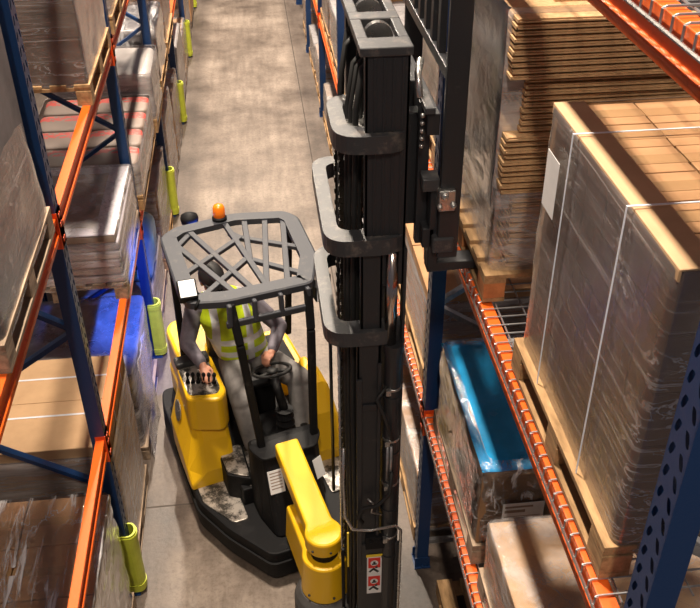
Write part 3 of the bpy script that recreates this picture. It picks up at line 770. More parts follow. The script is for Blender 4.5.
# floor level right, next to the near post
far_pallet(1.05, 2.0, 2.9, 4.1, 0, 'pallet on the floor under the lower right beam in the foreground')

# ------------------------------------------------------------------ articulated forklift
TH = math.radians(196); TO = Vector((-.142, 5.417, 0))
T = empty('articulated_forklift', TO, TH)
tag(T, 'yellow and black narrow aisle forklift with its tall mast turned to the right rack', 'forklift')
def outline(half):                                   # mirrored plan outline, local X right, Y forward
    return half + [(-x, y) for x, y in half[::-1]]
def rounded(poly, r, n=4):
    out = []; N_ = len(poly)
    for i in range(N_):
        p, a, c = Vector(poly[i]), Vector(poly[i - 1]), Vector(poly[(i + 1) % N_])
        u, v = (a - p), (c - p); k = min(r, u.length * .45, v.length * .45)
        s_, e_ = p + u.normalized() * k, p + v.normalized() * k
        for j in range(n + 1):
            t = j / n; out.append(tuple((1 - t) ** 2 * s_ + 2 * t * (1 - t) * p + t * t * e_))
    return out
# chassis: lower skirt, tread steps, battery body
half = [(.60, -1.02), (.64, -.85), (.64, .40), (.50, .74), (.28, 1.10)]
sk = rounded(outline(half), .06)
b = MB(); b.prism(sk, .09, .34, top=[(x * .985, y * .99) for x, y in sk]); b.prism([(x * .95, y * .97) for x, y in sk], .05, .09)
chassis = b.build('chassis', 'black', T, bevel=.012)
b = MB(); b.prism(rounded(outline([(.645, -.4), (.648, .40), (.508, .742), (.285, 1.108)]), .05), .235, .250)
b.build('skirt_ridge', 'black', T)
b = MB(); b.prism(rounded([(.60, .24), (.60, .42), (.44, .70), (.33, .70), (.33, .24)], .03), .338, .352); b.build('step_tread', 'worn', T, bevel=.003)
b = MB(); b.prism(rounded([(-.60, .24), (-.60, .42), (-.44, .70), (-.33, .70), (-.33, .24)], .03), .338, .352); b.build('step_tread', 'worn', T, bevel=.003)
b = MB(); b.prism(rounded([(.40, .16), (.40, .44), (.24, .55), (.20, .16)], .03), .34, .58); b.build('step_riser', 'black', T, bevel=.01)
b = MB(); b.prism(rounded([(.39, .17), (.39, .43), (.25, .53), (.22, .17)], .03), .58, .594); b.build('step_tread', 'worn', T, bevel=.003)
b = MB(); b.box(-.32, .32, -.42, .56, .34, .50); b.build('cab_floor', 'black', T, bevel=.01)
b = MB(); b.box(-.26, .26, .12, .54, .50, .508); b.build('floor_plate', 'worn', T)
# counterweight and battery housing at the rear
b = MB(); cw_ = rounded([(-.58, -.50), (-.58, -1.02), (-.50, -1.12), (.42, -1.12), (.50, -1.02), (.50, -.42), (.20, -.42), (-.20, -.50)], .08); b.prism(cw_, .34, .62); b.prism(rounded([(-.10, -1.10), (.42, -1.10), (.49, -1.0), (.49, -.44), (.26, -.44), (.20, -.70), (-.10, -.72)], .09), .62, .98)
cwt = b.build('counterweight', 'yellow', T, bevel=.03)
b = MB(); b.box(-.50, -.14, -1.0, -.58, .615, .66); b.build('battery_lid', 'black', T, bevel=.008)
# side body panels: console pod on the right, low flared panel on the left
def side_panel(sx):
    b = MB(); secs = []
    #  y, z-top, outer x at top, outer x at foot, inner x
    for y, zt, xt, xf, xi in (((-.36, 1.04, .515, .64, .33), (-.28, 1.10, .518, .645, .32), (-.10, 1.08, .52, .65, .30), (.08, .96, .53, .65, .29), (.20, .74, .54, .65, .29), (.27, .50, .555, .645, .29)) if sx > 0 else ((-.30, .86, .50, .60, .43), (-.20, .98, .50, .61, .41), (-.08, .98, .53, .62, .38), (.06, .90, .56, .63, .35), (.22, .72, .57, .63, .33), (.36, .46, .56, .62, .33))):
        z0 = .34
        secs.append([Vector((sx * p[0], y, p[1])) for p in ((xi, z0), (xf, z0), (xf, z0 + (zt - z0) * .35), (xt, zt - .05), (xt - .04, zt), (xi + .03, zt), (xi, zt - .03))])
    b.loft(secs)
    return b
b = side_panel(1); b.build('body_panel', 'yellow', T, bevel=.018, smooth=False)
b = side_panel(-1); b.build('body_panel', 'yellow', T, bevel=.018, smooth=False)
b = MB(); b.lathe([(.085, 0), (.085, .006), (.07, .009)], seg=28, T=Matrix.Translation((.600, -.16, .80)) @ Matrix.Rotation(math.radians(79), 4, 'Y')); b.build('maker_disc', 'steel', T)
# control console with its levers
b = MB(); cp = rounded([(.555, -.32), (.575, .16), (.34, .25), (.27, .16), (.27, -.32)], .06)
b.prism(cp, .84, 1.15, top=[(.42 + (x - .42) * .98, y * .98) for x, y in cp]); console = b.build('control_console', 'yellow', T, bevel=.02)
b = MB(); b.prism(rounded([(.55, -.22), (.55, .12), (.35, .18), (.31, .12), (.31, -.22)], .04), 1.145, 1.156); b.build('console_plate', 'worn', console)
for i in range(6):
    x = .34 + .036 * i; y = .06 - .016 * i
    b = MB(); b.tube([(x, y, 1.165), (x, y + .03, 1.25)], .008, 6); b.ball((x, y + .034, 1.262), (.015, .015, .022), 10); b.lathe([(.018, 0), (.012, .022)], (x, y, 1.164), 10)
    b.build('lever', 'black', console, smooth=True)
b = MB(); b.box(.30, .56, -.31, -.20, 1.15, 1.20); b.build('arm_pad', 'seat', console, bevel=.015)
# seat and steering column
seat = empty('seat', (0, 0, 0)); seat.parent = T
b = MB(); b.box(-.26, .22, -.62, -.16, .78, .90); b.build('seat_cushion', 'seat', seat, bevel=.05)
b = MB(); b.box(-.23, .23, -.66, -.56, .88, 1.40, Matrix.Translation((0, -.60, .9)) @ Matrix.Rotation(math.radians(5), 4, 'X') @ Matrix.Translation((0, .60, -.9))); b.build('seat_back', 'seat', seat, bevel=.045)
b = MB(); b.box(-.20, .20, -.54, -.20, .50, .78); b.build('seat_base', 'black', seat, bevel=.02)
col = empty('steering_column', (0, 0, 0)); col.parent = T
b = MB(); b.lathe([(.088 - .016 * (i % 2) - .004 * i / 2, .032 * i) for i in range(13)], (-.135, .25, .51), 20); b.build('bellows', 'black', col, smooth=False)
b = MB(); b.tube([(-.135, .25, .86), (-.12, .06, 1.08)], .035, 12); b.build('column_tube', 'black', col, smooth=True)
WT = Matrix.Translation((-.115, .035, 1.12)) @ Matrix.Rotation(math.radians(20), 4, 'X')
b = MB(); b.tube([WT @ Vector((.145 * math.cos(2 * PI * i / 32), .145 * math.sin(2 * PI * i / 32), 0)) for i in range(33)], .014, 8)
for a in (.6, 2.54, 4.71): b.bar(WT @ Vector((0, 0, -.012)), WT @ Vector((.14 * math.cos(a), .14 * math.sin(a), 0)), .026, .010)
b.lathe([(.045, -.02), (.05, 0), (.03, .012)], seg=18, T=WT); b.build('steering_wheel', 'rubber', col, smooth=True)
b = MB(); b.box(.02, .10, .40, .52, .51, .60); b.build('pedal', 'rubber', T, bevel=.01)
b = MB(); b.box(-.10, -.03, .40, .52, .51, .58); b.build('pedal', 'rubber', T, bevel=.01)
# front cowl below the windscreen bar
co_ = rounded([(.25, .50), (.25, .72), (.19, .97), (-.19, .97), (-.27, .72), (-.27, .50)], .05)
b = MB(); b.prism(co_, .34, .93, top=[(x * .97, .5 + (y - .5) * .52) for x, y in co_]); cowl = b.build('front_cowl', 'black', T, bevel=.02)
b = MB(); b.prism(rounded([(.26, .58), (.25, .65), (.20, .765), (-.20, .765), (-.27, .65), (-.28, .58)], .04), .925, .955); b.build('cowl_cap', 'black', T, bevel=.012)
PLT = Matrix.Translation((.0, .812, .76)) @ Matrix.Rotation(math.radians(20.5), 4, 'X')
b = MB(); b.box(.075, .185, 0, .003, -.09, .09, PLT)
lb = b.build('data_plate', 'paper', T); tag(lb, 'white data plate on the black cowl')
b = MB()
for i in range(6): b.box(.088, .172, .003, .0036, .065 - .024 * i, .073 - .024 * i, PLT)
b.build('plate_print', 'card_grey', lb)
b = MB(); b.box(-.04, .04, 0, .003, -.08, .08, Matrix.Translation((-.20, .795, .76)) @ Matrix.Rotation(math.radians(24), 4, 'Z') @ Matrix.Rotation(math.radians(18), 4, 'X')); tag(b.build('notice_plate', 'paper', T), 'white notice plate')
b = MB(); b.box(.10, .15, 0, .003, -.04, .04, Matrix.Translation((.03, 1.07, .30))); st_ = b.build('hazard_sticker', 'sticker_yellow', T); tag(st_, 'small yellow hazard sticker')
b = MB(); b.prism([(.11, 0), (.14, 0), (.125, .028)], 0, .0006, Matrix.Translation((.03, 1.0736, .295)) @ Matrix.Rotation(PI / 2, 4, 'X')); b.build('hazard_mark', 'ink', st_)
# rear wheels
for sx in (-1, 1):
    b = MB(); b.lathe([(.10, -.08), (.19, -.08), (.205, -.06), (.205, .06), (.19, .08), (.10, .08)], seg=28, T=Matrix.Translation((sx * .50, -.62, .205)) @ Matrix.Rotation(PI / 2, 4, 'Y')); b.build('rear_wheel', 'rubber', T, smooth=False)
# overhead guard
GZ = 2.15
og = rounded([(.50, -.50), (.37, -.60), (-.09, -.635), (-.46, -.52), (-.525, -.40), (-.465, .16), (-.315, .485), (.278, .475), (.52, .40), (.545, .23)], .05, 3)
cx_, cy_ = .0, -.06
ring = MB(); ins = []
def inset(p, d):
    n_ = len(p); out = []
    for i in range(n_):
        a, c = Vector(p[i - 1]), Vector(p[(i + 1) % n_]); t = (c - a).normalized(); nn = Vector((-t.y, t.x))
        if nn.dot(Vector((cx_, cy_)) - Vector(p[i])) < 0: nn = -nn
        out.append(tuple(Vector(p[i]) + nn * d))
    return out
inn = inset(og, .115)
bm = ring.bm; L_ = []
for poly, z in ((og, GZ - .055), (og, GZ - .008), (inset(og, .012), GZ), (inn, GZ), (inn, GZ - .045)):
    L_.append([bm.verts.new((x, y, z)) for x, y in poly])
L_.append(L_[0])
for r1, r2 in zip(L_, L_[1:]):
    for i in range(len(og)): bm.faces.new((r1[i], r1[(i + 1) % len(og)], r2[(i + 1) % len(og)], r2[i]))
og_o = ring.build('overhead_guard', 'guard', T)
bars = [((.430, -.42), (.180, .45)), ((.277, -.50), (.060, .45)), ((.008, -.56), (-.026, .45)), ((.50, .07), (-.045, -.296)), ((.46, .39), (-.008, -.005)),
        ((-.150, -.56), (-.020, .02)), ((-.295, -.50), (-.005, .44)), ((-.425, -.47), (-.150, .45)), ((-.045, -.296), (-.46, .05)), ((-.008, -.005), (-.35, .38)), ((.45, -.30), (.27, -.50)), ((.008, -.40), (-.045, -.296))]
for bi, (p, q) in enumerate(bars):
    zb_ = GZ - .020 - .0009 * bi
    b = MB(); b.bar((*p, zb_), (*q, zb_), .042, .030); b.build('roof_bar', 'guard', og_o, bevel=.004)
# front drop bar with its windows
b = MB()
b.bar((.30, .505, 1.98), (-.30, .515, 1.98), .03, .05)
for x in (.27, .10, -.08, -.27): b.bar((x, .50, 2.13), (x * 1.03, .51, 1.97), .03, .045, (0, 1, 0))
b.build('roof_front_panel', 'guard', og_o, bevel=.008)
for p, q, w in (((.255, .475, 2.12), (.165, .62, .94), .055), ((-.275, .49, 2.12), (-.225, .64, .94), .055), ((.455, -.40, 2.12), (.44, -.52, .98), .05), ((-.465, -.44, 2.12), (-.44, -.54, .98), .05)):
    b = MB(); P0, P1 = Vector(p), Vector(q); md = P0.lerp(P1, .25) + Vector((0, .03 if p[1] > 0 else 0, 0))
    for s0, s1 in ((P0, md), (md, P1)): b.bar(s0, s1, w, w * .9, (0, 1, 0))
    b.build('guard_pillar', 'black', T, bevel=.012)
# lamps on the guard
b = MB(); b.lathe([(.055, 0), (.055, .02), (.045, .028)], (.03, -.575, GZ), 20); bb = b.build('beacon_base', 'black', T, smooth=False)
b = MB(); b.lathe([(.043, .028), (.045, .06), (.043, .10), (.034, .118), (.012, .124)], (.03, -.575, GZ), 24); b.build('beacon_lens', 'amber', bb, smooth=True)
b = MB(); b.lathe([(.03, -.035), (.062, -.03), (.068, .01), (.062, .03), (.02, .05)], seg=20, T=Matrix.Translation((.23, -.70, GZ - .02))); b.bar((.23, -.70, GZ - .04), (.30, -.56, GZ - .04), .02, .02)
bl = b.build('blue_spot_lamp', 'black', T, smooth=True)
b = MB(); b.box(-.06, .06, 0, .012, -.012, .012, Matrix.Translation((.21, -.63, GZ - .035)) @ Matrix.Rotation(.25, 4, 'Z')); b.build('lamp_led', 'led', bl)
LM = Matrix.Translation((.495, .33, GZ + .05)) @ Matrix.Rotation(math.radians(-6), 4, 'Z') @ Matrix.Rotation(math.radians(-35), 4, 'X')
b = MB(); b.box(-.062, .062, -.07, .07, -.05, .03, LM); wl = b.build('work_lamp', 'black', T, bevel=.012)
b = MB(); b.box(-.052, .052, -.058, .058, .03, .034, LM); b.build('lamp_lens', 'lens', wl)
b = MB(); b.tube([(.47, .40, GZ - .06), (.47, .43, GZ - .02), (.44, .40, GZ + .0)], .012, 8); b.build('lamp_bracket', 'black', wl, smooth=True)

b = MB(); b.box(-.44, -.34, .36, .46, GZ - .19, GZ - .07); b.tube([(-.38, .41, GZ - .07), (-.40, .38, GZ - .03)], .015, 8); fl_ = b.build('work_lamp', 'black', T, bevel=.015)
b = MB(); b.box(-.43, -.35, .46, .464, GZ - .18, GZ - .08); b.build('lamp_lens', 'lens', fl_)

# ---- swivel arm between chassis and mast
PV = Vector((.03, 1.50))
def arm_poly(w, l0, r):
    pts = [(PV.x - w, l0), (PV.x + w, l0)]
    pts = [(PV.x + w, l0)] + [(PV.x + r * math.cos(a), PV.y + r * math.sin(a)) for a in [-.9 + (PI + 1.8) * i / 18 for i in range(19)]] + [(PV.x - w, l0)]
    return pts
b = MB()
up_ = [(PV.x + .085, .78)] + [(PV.x + .125 * math.cos(a), PV.y + .125 * math.sin(a)) for a in [-.75 + (PI + 1.5) * i / 16 for i in range(17)]] + [(PV.x - .085, .78)]
def slope(v): return max(0, 1.44 - v.y) * .26
b.prism(rounded(up_, .02), .80, .925)
for v in b.bm.verts: v.co.z += max(0, slope(v.co))
arm = b.build('swivel_arm', 'yellow', T, bevel=.025)
b = MB()
lo_ = [(PV.x + .11, .98)] + [(PV.x + .165 * math.cos(a), PV.y + .165 * math.sin(a)) for a in [-.6 + (PI + 1.2) * i / 16 for i in range(17)]] + [(PV.x - .11, .98)]
b.prism(rounded(lo_, .02), .38, .72, top=rounded([(PV.x + (x - PV.x) * .90, PV.y + (y - PV.y) * .93) for x, y in lo_], .02)); arm2 = b.build('pivot_housing', 'yellow', T, bevel=.03)
b = MB(); b.lathe([(.09, .70), (.09, .82)], (PV.x, PV.y, 0), 24); b.build('pivot_pin', 'black', T)
for a in (.6, 1.57, 2.5):
    b = MB(); b.ball((PV.x + .126 * math.cos(a), PV.y + .126 * math.sin(a), .85), .009, 8); b.build('bolt', 'ink', arm)
for a in (.5, 1.57, 2.6):
    b = MB(); b.ball((PV.x + .164 * math.cos(a), PV.y + .164 * math.sin(a), .44), .010, 8); b.build('bolt', 'ink', arm2)
b = MB(); b.lathe([(.15, .10), (.20, .10), (.215, .14), (.215, .29), (.20, .34), (.17, .385)], (PV.x, PV.y, 0), 30); b.build('pivot_skirt', 'greyrub', T, smooth=False)

# ---- mast: its own frame, forks towards world +x
MB0 = Vector((.545, 4.03, 0))
def to_local(p):
    d = p - TO; c, s_ = math.cos(TH), math.sin(TH)
    return Vector((d.x * c + d.y * s_, -d.x * s_ + d.y * c, d.z))
b = MB()
def channel(b, side, yo, z0, z1, xa, xb, t=.014, lip=.035):
    y0_ = side * yo; yi = side * (yo - t); yl = side * (yo - lip)
    b.box(xa, xb, min(y0_, yi), max(y0_, yi), z0, z1)
    for x in (xa, xb - t): b.box(x, x + t, min(y0_, yl), max(y0_, yl), z0, z1)
for sd in (-1, 1):
    channel(b, sd, .44, .12, 2.72, -.125, -.005)
    b.box(-.125, .125, min(sd * .44, sd * .455), max(sd * .44, sd * .455), .06, 1.22)
b.box(-.12, .12, -.44, .44, .10, .22); b.box(-.125, -.10, -.44, .44, .22, .34)
mast = b.build('mast', 'mast', T, bevel=.003)
mast.location = to_local(MB0); mast.rotation_euler = (0, 0, -TH)
b = MB()
for sd in (-1, 1): channel(b, sd, .425, .30, 3.26, -.105, .0, .014, .05); b.box(.10, .115, min(sd * .44, sd * .36), max(sd * .44, sd * .36), .30, 3.26)
b.box(.02, .04, -.41, .41, .4, 3.1); b.build('middle_stage', 'mast', mast, bevel=.003)
b = MB()
for sd in (-1, 1):
    b = MB()
    channel(b, sd, .415, 3.05, 4.20, -.085, .105, .012, .06)
    for x in (-.05, -.01, .03, .07): b.box(x, x + .012, min(sd * .415, sd * .419), max(sd * .415, sd * .419), 3.26, 4.18)
    b.build('inner_stage', 'mast', mast, bevel=.003)
def yoke(z, name, reach, h=.085, w=.072, lx=.12, far=.455):
    out = rounded([(lx, -.455), (-reach, -.455), (-reach, far), (lx, far)], .13, 6)
    inn = rounded([(lx, -.455 + w * 1.5), (-reach + w, -.455 + w * 1.5), (-reach + w, far - w * 1.2), (lx, far - w * 1.2)], .07, 6)
    q = MB(); q.prism(out + inn[::-1], z - h, z); return q.build(name, 'yoke', mast, bevel=.008)
yoke(2.80, 'mast_yoke', .285, far=.40); yoke(3.33, 'mast_yoke', .275); yoke(3.85, 'mast_yoke', .225, far=.03)
# head plate with its openings
b = MB()
b.box(-.11, .115, -.43, -.30, 4.19, 4.23); b.box(-.11, .115, -.05, .05, 4.19, 4.23); b.box(-.11, .115, .30, .43, 4.19, 4.23)
b.box(-.11, -.06, -.30, -.05, 4.191, 4.229); b.box(.07, .115, -.30, -.05, 4.191, 4.229); b.box(-.11, -.06, .05, .30, 4.191, 4.229); b.box(.07, .115, .05, .30, 4.191, 4.229)
b.build('head_plate', 'yoke', mast, bevel=.006)
for y in (-.17, .17):
    b = MB(); b.lathe([(.055, -.018), (.065, -.018), (.05, -.006), (.05, .006), (.065, .018), (.055, .018)], seg=22, T=Matrix.Translation((.0, y, 4.19)) @ Matrix.Rotation(PI / 2, 4, 'X')); b.build('chain_sheave', 'steel', mast)
# yoke fittings on the upper stage
b = MB(); b.lathe([(.09, 0), (.09, .025), (.075, .03)], (-.10, -.22, 3.80), 24); b.lathe([(.05, .03), (.05, .07)], (-.10, -.06, 3.80), 18); b.box(-.15, -.04, -.30, .0, 3.77, 3.80)
b.build('hose_pulley', 'steel', mast, bevel=.004)
# chains and hoses
for x, y, z0, z1 in ((-.16, -.10, .5, 3.72), (-.16, .12, .5, 3.72), (-.03, -.22, .8, 4.15), (-.03, .22, .8, 4.15)):
    b = MB()
    for i in range(int((z1 - z0) / .032)):
        w_ = .016 if i % 2 else .011; z = z0 + .032 * i
        b.box(x - w_, x + w_, y - .012, y + .012, z, z + .029)
    b.build('lift_chain', 'chain', mast)
for x, y, r in ((-.16, -.20, .011), (-.15, -.25, .010), (-.17, .03, .011), (-.13, -.28, .014), (-.10, -.20, .013), (-.14, .22, .014), (-.09, -.02, .016)):
    b = MB(); b.tube([(x, y, .35), (x + .01, y, 1.2), (x, y + .01, 2.2), (x + .005, y, 3.0), (x + .02, y, 3.9), (x + .05, y + .02, 4.08), (x + .1, y + .05, 4.12)], r, 8); b.build('hydraulic_hose', 'rubber', mast, smooth=True)
b = MB(); b.tube([(-.205, -.30, .9), (-.205, -.30, 2.7)], .008, 8); b.build('guide_rod', 'steel', mast, smooth=True)
b = MB(); b.tube([(-.20, .31, .9), (-.20, .31, 2.66)], .011, 8); b.build('guide_rod', 'mast', mast, smooth=True)
# tilt-side lift cylinder with chromed rod
b = MB(); b.tube([(.06, -.435, .62), (.06, -.435, 2.70)], .045, 18); b.lathe([(.052, 0), (.052, .05)], (.06, -.435, 2.66), 18)
for z in (1.1, 1.5, 1.95, 2.35): b.lathe([(.050, 0), (.050, .022)], (.06, -.435, z), 18)
b.build('lift_cylinder', 'mast', mast, smooth=False)
for z in (1.28, 1.72, 2.06, 2.42):
    b = MB(); b.lathe([(.047, 0), (.049, .002), (.049, .014), (.047, .016)], (.06, -.435, z), 18); b.box(.02, .045, -.495, -.468, z - .012, z + .022); b.build('cylinder_clamp', 'steel', mast)
b = MB(); b.tube([(.045, -.43, 2.7), (.045, -.43, 3.25)], .030, 16); b.build('piston_rod', 'chrome', mast, smooth=True)
b = MB(); b.tube([(.06, .435, .62), (.06, .435, 2.70)], .045, 14); b.build('lift_cylinder', 'mast', mast, smooth=True)
# valve block, pipes and bent rail low on the mast
b = MB(); b.box(-.08, .03, -.475, -.44, 1.20, 1.30); b.ball((-.05, -.478, 1.27), .010, 8); b.ball((.01, -.478, 1.27), .010, 8); b.ball((-.02, -.478, 1.27), .007, 8); b.build('valve_block', 'black', mast, bevel=.006)
b = MB(); b.tube([(-.20, -.43, 2.0), (-.205, -.44, 1.75), (-.20, -.47, 1.50), (-.16, -.49, 1.41), (-.06, -.50, 1.40), (.09, -.49, 1.41), (.125, -.485, 1.36), (.125, -.475, .5), (.125, -.47, .12)], .0095, 8); b.build('bent_pipe', 'steel', mast, smooth=True)
b = MB(); b.tube([(.06, -.49, 1.85), (.05, -.51, 1.70), (-.02, -.51, 1.61), (-.10, -.50, 1.59), (-.13, -.49, 1.50), (-.10, -.48, 1.45)], .012, 8); b.build('hydraulic_hose', 'rubber', mast, smooth=True)
b = MB(); b.tube([(.03, -.46, 2.45), (-.03, -.50, 2.40), (.02, -.51, 2.25), (.06, -.50, 2.1)], .011, 8); b.build('hydraulic_hose', 'rubber', mast, smooth=True)
b = MB(); b.tube([(-.07, -.46, 1.62), (-.04, -.48, 1.60), (-.05, -.48, 1.53), (.01, -.48, 1.50)], .006, 7); b.build('metal_pipe', 'steel', mast, smooth=True)
b = MB()
for x in (.035, .055): b.tube([(x, -.482, 1.78), (x, -.486, 2.04)], .008, 8)
b.build('spring_hose', 'galv', mast, smooth=True)
b = MB(); b.box(-.13, -.10, -.46, -.445, .98, 2.5); b.box(-.02, .0, -.46, -.445, 1.2, 2.6); b.box(-.10, -.02, -.452, -.444, 2.28, 2.32); b.build('stage_rail', 'mast', mast, bevel=.004)
b = MB(); b.box(-.225, -.205, -.46, -.44, .62, 1.2); b.ball((-.215, -.47, .65), .02, 10); b.build('stay_bar', 'black', mast, bevel=.006)
b = MB(); b.box(-.19, -.18, -.465, -.455, 1.05, 1.35); b.build('height_strip', 'sticker_yellow', mast)
# warning sticker
b = MB(); b.box(-.07, .02, -.4585, -.4565, .77, 1.11); ws = b.build('warning_sticker', 'paper', mast); tag(ws, 'red and white warning sticker')
b = MB(); b.box(-.075, .04, -.4600, -.4590, 1.112, 1.135); b.build('sticker_heading', 'sticker_yellow', ws)
for z in (.955, .785):
    b = MB(); b.box(-.062, .012, -.4592, -.4586, z + .055, z + .148); b.build('sticker_panel', 'sticker_red', ws)
    b = MB(); b.lathe([(.024, 0), (.024, .0005)], seg=16, T=Matrix.Translation((-.025, -.4594, z + .10)) @ Matrix.Rotation(PI / 2, 4, 'X')); b.build('sticker_disc', 'paper', ws)
    b = MB(); b.bar((-.055, -.459, z + .02), (-.025, -.459, z + .052), .0008, .014, (0, 0, 1)); b.bar((-.03, -.459, z + .048), (0, -.459, z + .015), .0008, .016, (0, 0, 1)); b.ball((-.012, -.459, z + .06), (.010, .0008, .010), 8); b.build('sticker_figure', 'ink', ws)
    b = MB(); b.box(-.04, -.01, -.4601, -.4596, z + .085, z + .098); b.box(-.032, -.018, -.4601, -.4596, z + .098, z + .115); b.build('sticker_symbol', 'ink', ws)
# load wheels under the mast
for sd in (-1, 1):
    b = MB(); b.lathe([(.08, -.06), (.15, -.06), (.16, -.04), (.16, .04), (.15, .06), (.08, .06)], seg=26, T=Matrix.Translation((-.02, sd * .52, .16)) @ Matrix.Rotation(PI / 2, 4, 'X')); b.build('front_wheel', 'rubber', mast)
b = MB(); b.box(-.06, .04, -.46, .46, .13, .20); b.box(-.36, -.04, -.14, .14, .12, .36); b.build('mast_axle', 'black', mast, bevel=.01)
# carriage, load backrest, forks
b = MB()
for z in (3.86, 3.30): b.box(.17, .225, -.50, .52, z, z + .10)
for y in (-.40, -.14, .14, .40): b.box(.15, .20, y - .025, y + .025, 3.28, 3.98)
for y in (-.30, .30):
    b.box(.07, .17, y - .04, y + .04, 3.34, 3.9)
carr = b.build('carriage', 'mast', mast, bevel=.005)
b = MB(); b.box(.155, .20, -.52, -.30, 3.965, 3.995); b.build('carriage_plate', 'yoke', mast, bevel=.005)
b = MB(); b.box(.16, .235, -.52, -.42, 3.60, 3.66); b.tube([(.19, -.49, 3.62), (.19, -.30, 3.62)], .02, 10); b.build('side_shift', 'yoke', mast, bevel=.005)
b = MB(); b.tube([(.14, -.47, 4.02), (.14, -.40, 4.10), (.16, -.34, 4.14)], .016, 8)
for i in range(5): b.ball((.15, -.49 + .0 * i, 3.95 - .035 * i), .011, 8)
b.build('carriage_fittings', 'steel', mast, smooth=True)
b = MB(); b.box(.235, .275, -.52, .52, 4.11, 4.16); b.box(.235, .275, -.52, .52, 4.70, 4.75)
for i in range(6):
    y = -.33 + .155 * i; b.box(.24, .27, y, y + .055, 4.12, 4.74)
lbr = b.build('load_backrest', 'mast', mast, bevel=.004)
b = MB(); b.box(.235, .330, -.535, -.50, 3.26, 4.75); b.build('backrest_upright', 'mast', mast, bevel=.006)
b = MB(); b.box(.235, .330, .50, .535, 3.26, 4.75); b.build('backrest_upright', 'mast', mast, bevel=.006)
b = MB(); b.box(.225, .30, -.56, -.49, 3.52, 3.62); b.ball((.25, -.565, 3.60), .02, 8); b.ball((.29, -.565, 3.55), .016, 8); b.ball((.23, -.565, 3.545), .014, 8); b.build('backrest_clamp', 'steel', mast, bevel=.006)
for y in (-.50, .08):
    b = MB(); b.box(.20, .245, y, y + .10, Z2r + .045, 3.62); 
    b.prism([(.20, Z2r + .03), (.95, Z2r + .055), (.95, Z2r + .07), (.245, Z2r + .085)], -y - .10, -y, Matrix.Rotation(PI / 2, 4, 'X'))
    b.build('fork', 'mast', mast, bevel=.005)
b = MB(); b.box(.21, .31, -.545, -.47, Z2r + .16, Z2r + .24); b.build('fork_heel_block', 'yoke', mast, bevel=.01)

# ------------------------------------------------------------------ the driver
def capsule(b, pts, rs, seg=14, flat=None):
    pts = [Vector(p) for p in pts]; sub = []; rr = []
    for i in range(len(pts) - 1):
        for k in range(6):
            t = k / 6; sub.append(pts[i].lerp(pts[i + 1], t)); rr.append(rs[i] + (rs[i + 1] - rs[i]) * t)
    sub.append(pts[-1]); rr.append(rs[-1])
    b.tube(sub, rr, seg)
    for p, r in zip(pts, rs): b.ball(p, r, seg)
HIP = Vector((-.02, -.38, .99)); CH = Vector((.085, -.40, 1.40)); NK = Vector((.14, -.38, 1.64)); HD = Vector((.195, -.33, 1.80))
SHR, SHL = Vector((.315, -.42, 1.54)), Vector((-.075, -.40, 1.535))
ELR, ELL = Vector((.435, -.33, 1.28)), Vector((-.285, -.26, 1.29))
WRR, WRL = Vector((.385, -.07, 1.25)), Vector((-.165, -.09, 1.20))
b = MB()
HR = Matrix.Rotation(math.radians(14), 4, 'Z') @ Matrix.Rotation(math.radians(-26), 4, 'X')   # chin down, turned a little to the image right
HM = Matrix.Translation(HD) @ HR
def hp(x, y, z): return HM @ Vector((x, y, z))
def hb(c, r): b.ball(hp(*c), r, 16, HR)
capsule(b, [CH, NK, HD + Vector((0, -.02, -.03))], [.10, .055, .055])
hb((0, -.005, .035), (.074, .094, .088)); hb((0, .022, -.045), (.058, .068, .068)); hb((0, .055, -.085), (.030, .030, .022))
hb((0, .098, -.018), (.013, .022, .017)); hb((0, .088, .006), (.010, .012, .026)); hb((0, .078, .032), (.056, .016, .012))
hb((0, .082, -.056), (.026, .012, .008)); hb((0, .080, -.066), (.022, .012, .007))
for sx in (-1, 1): hb((sx * .075, -.005, -.005), (.010, .020, .032)); hb((sx * .04, .064, -.018), (.022, .018, .02))
capsule(b, [SHR, ELR, WRR], [.055, .043, .029]); capsule(b, [SHL, ELL, WRL], [.055, .043, .029])
capsule(b, [HIP, CH], [.13, .12])
capsule(b, [(.08, -.36, .98), (.16, .12, .99), (.13, .22, .62)], [.075, .055, .04]); capsule(b, [(-.12, -.36, .98), (-.31, .05, 1.0), (-.29, .17, .62)], [.075, .055, .04])
def hand(wr, fwd, upv, sx, curl):
    """palm with four unequal curled fingers and a thumb"""
    f = Vector(fwd).normalized(); u = Vector(upv); s_ = f.cross(u).normalized() * sx; u = (s_ * sx).cross(f).normalized()
    pl = wr + f * .045
    capsule(b, [wr - f * .02, wr + f * .02], [.028, .027], 12)
    MT = Matrix((s_, f, u)).transposed().to_4x4()
    b.ball(pl, (.040, .050, .018), 14, MT)
    for i, L0 in enumerate((.072, .082, .076, .058)):
        off = s_ * (-.030 + .020 * i); p = pl + f * .036 + off; pts = [p]; a = curl[0]
        for kf, cu in ((.45, curl[0]), (.32, curl[1]), (.23, curl[2])):
            d = f * math.cos(a) - u * math.sin(a); p = p + d * L0 * kf * 1.1; pts.append(p); a += cu
        capsule(b, pts, [.0095, .009, .0082, .007], 10)
    th = pl - f * .012 - s_ * .036
    d1 = (f * .75 - s_ * .55 - u * .35).normalized(); d2 = (f * .8 + s_ * .1 - u * .6).normalized()
    capsule(b, [th, th + d1 * .036, th + d1 * .036 + d2 * .030], [.014, .0105, .009], 10)
hand(WRR, (.0, .9, -.30), (0, .30, .9), 1, (.35, .6, .5))
hand(WRL, (.70, .45, -.35), (.2, .1, 1), -1, (.7, .9, .7))
person = b.build('person', 'skin', None, remesh=.0065, sm=2)
tag(person, 'seated driver in lime vest, grey work clothes and black cap, right hand on the levers', 'person')
person.location = TO; person.rotation_euler = (0, 0, TH)
b = MB()
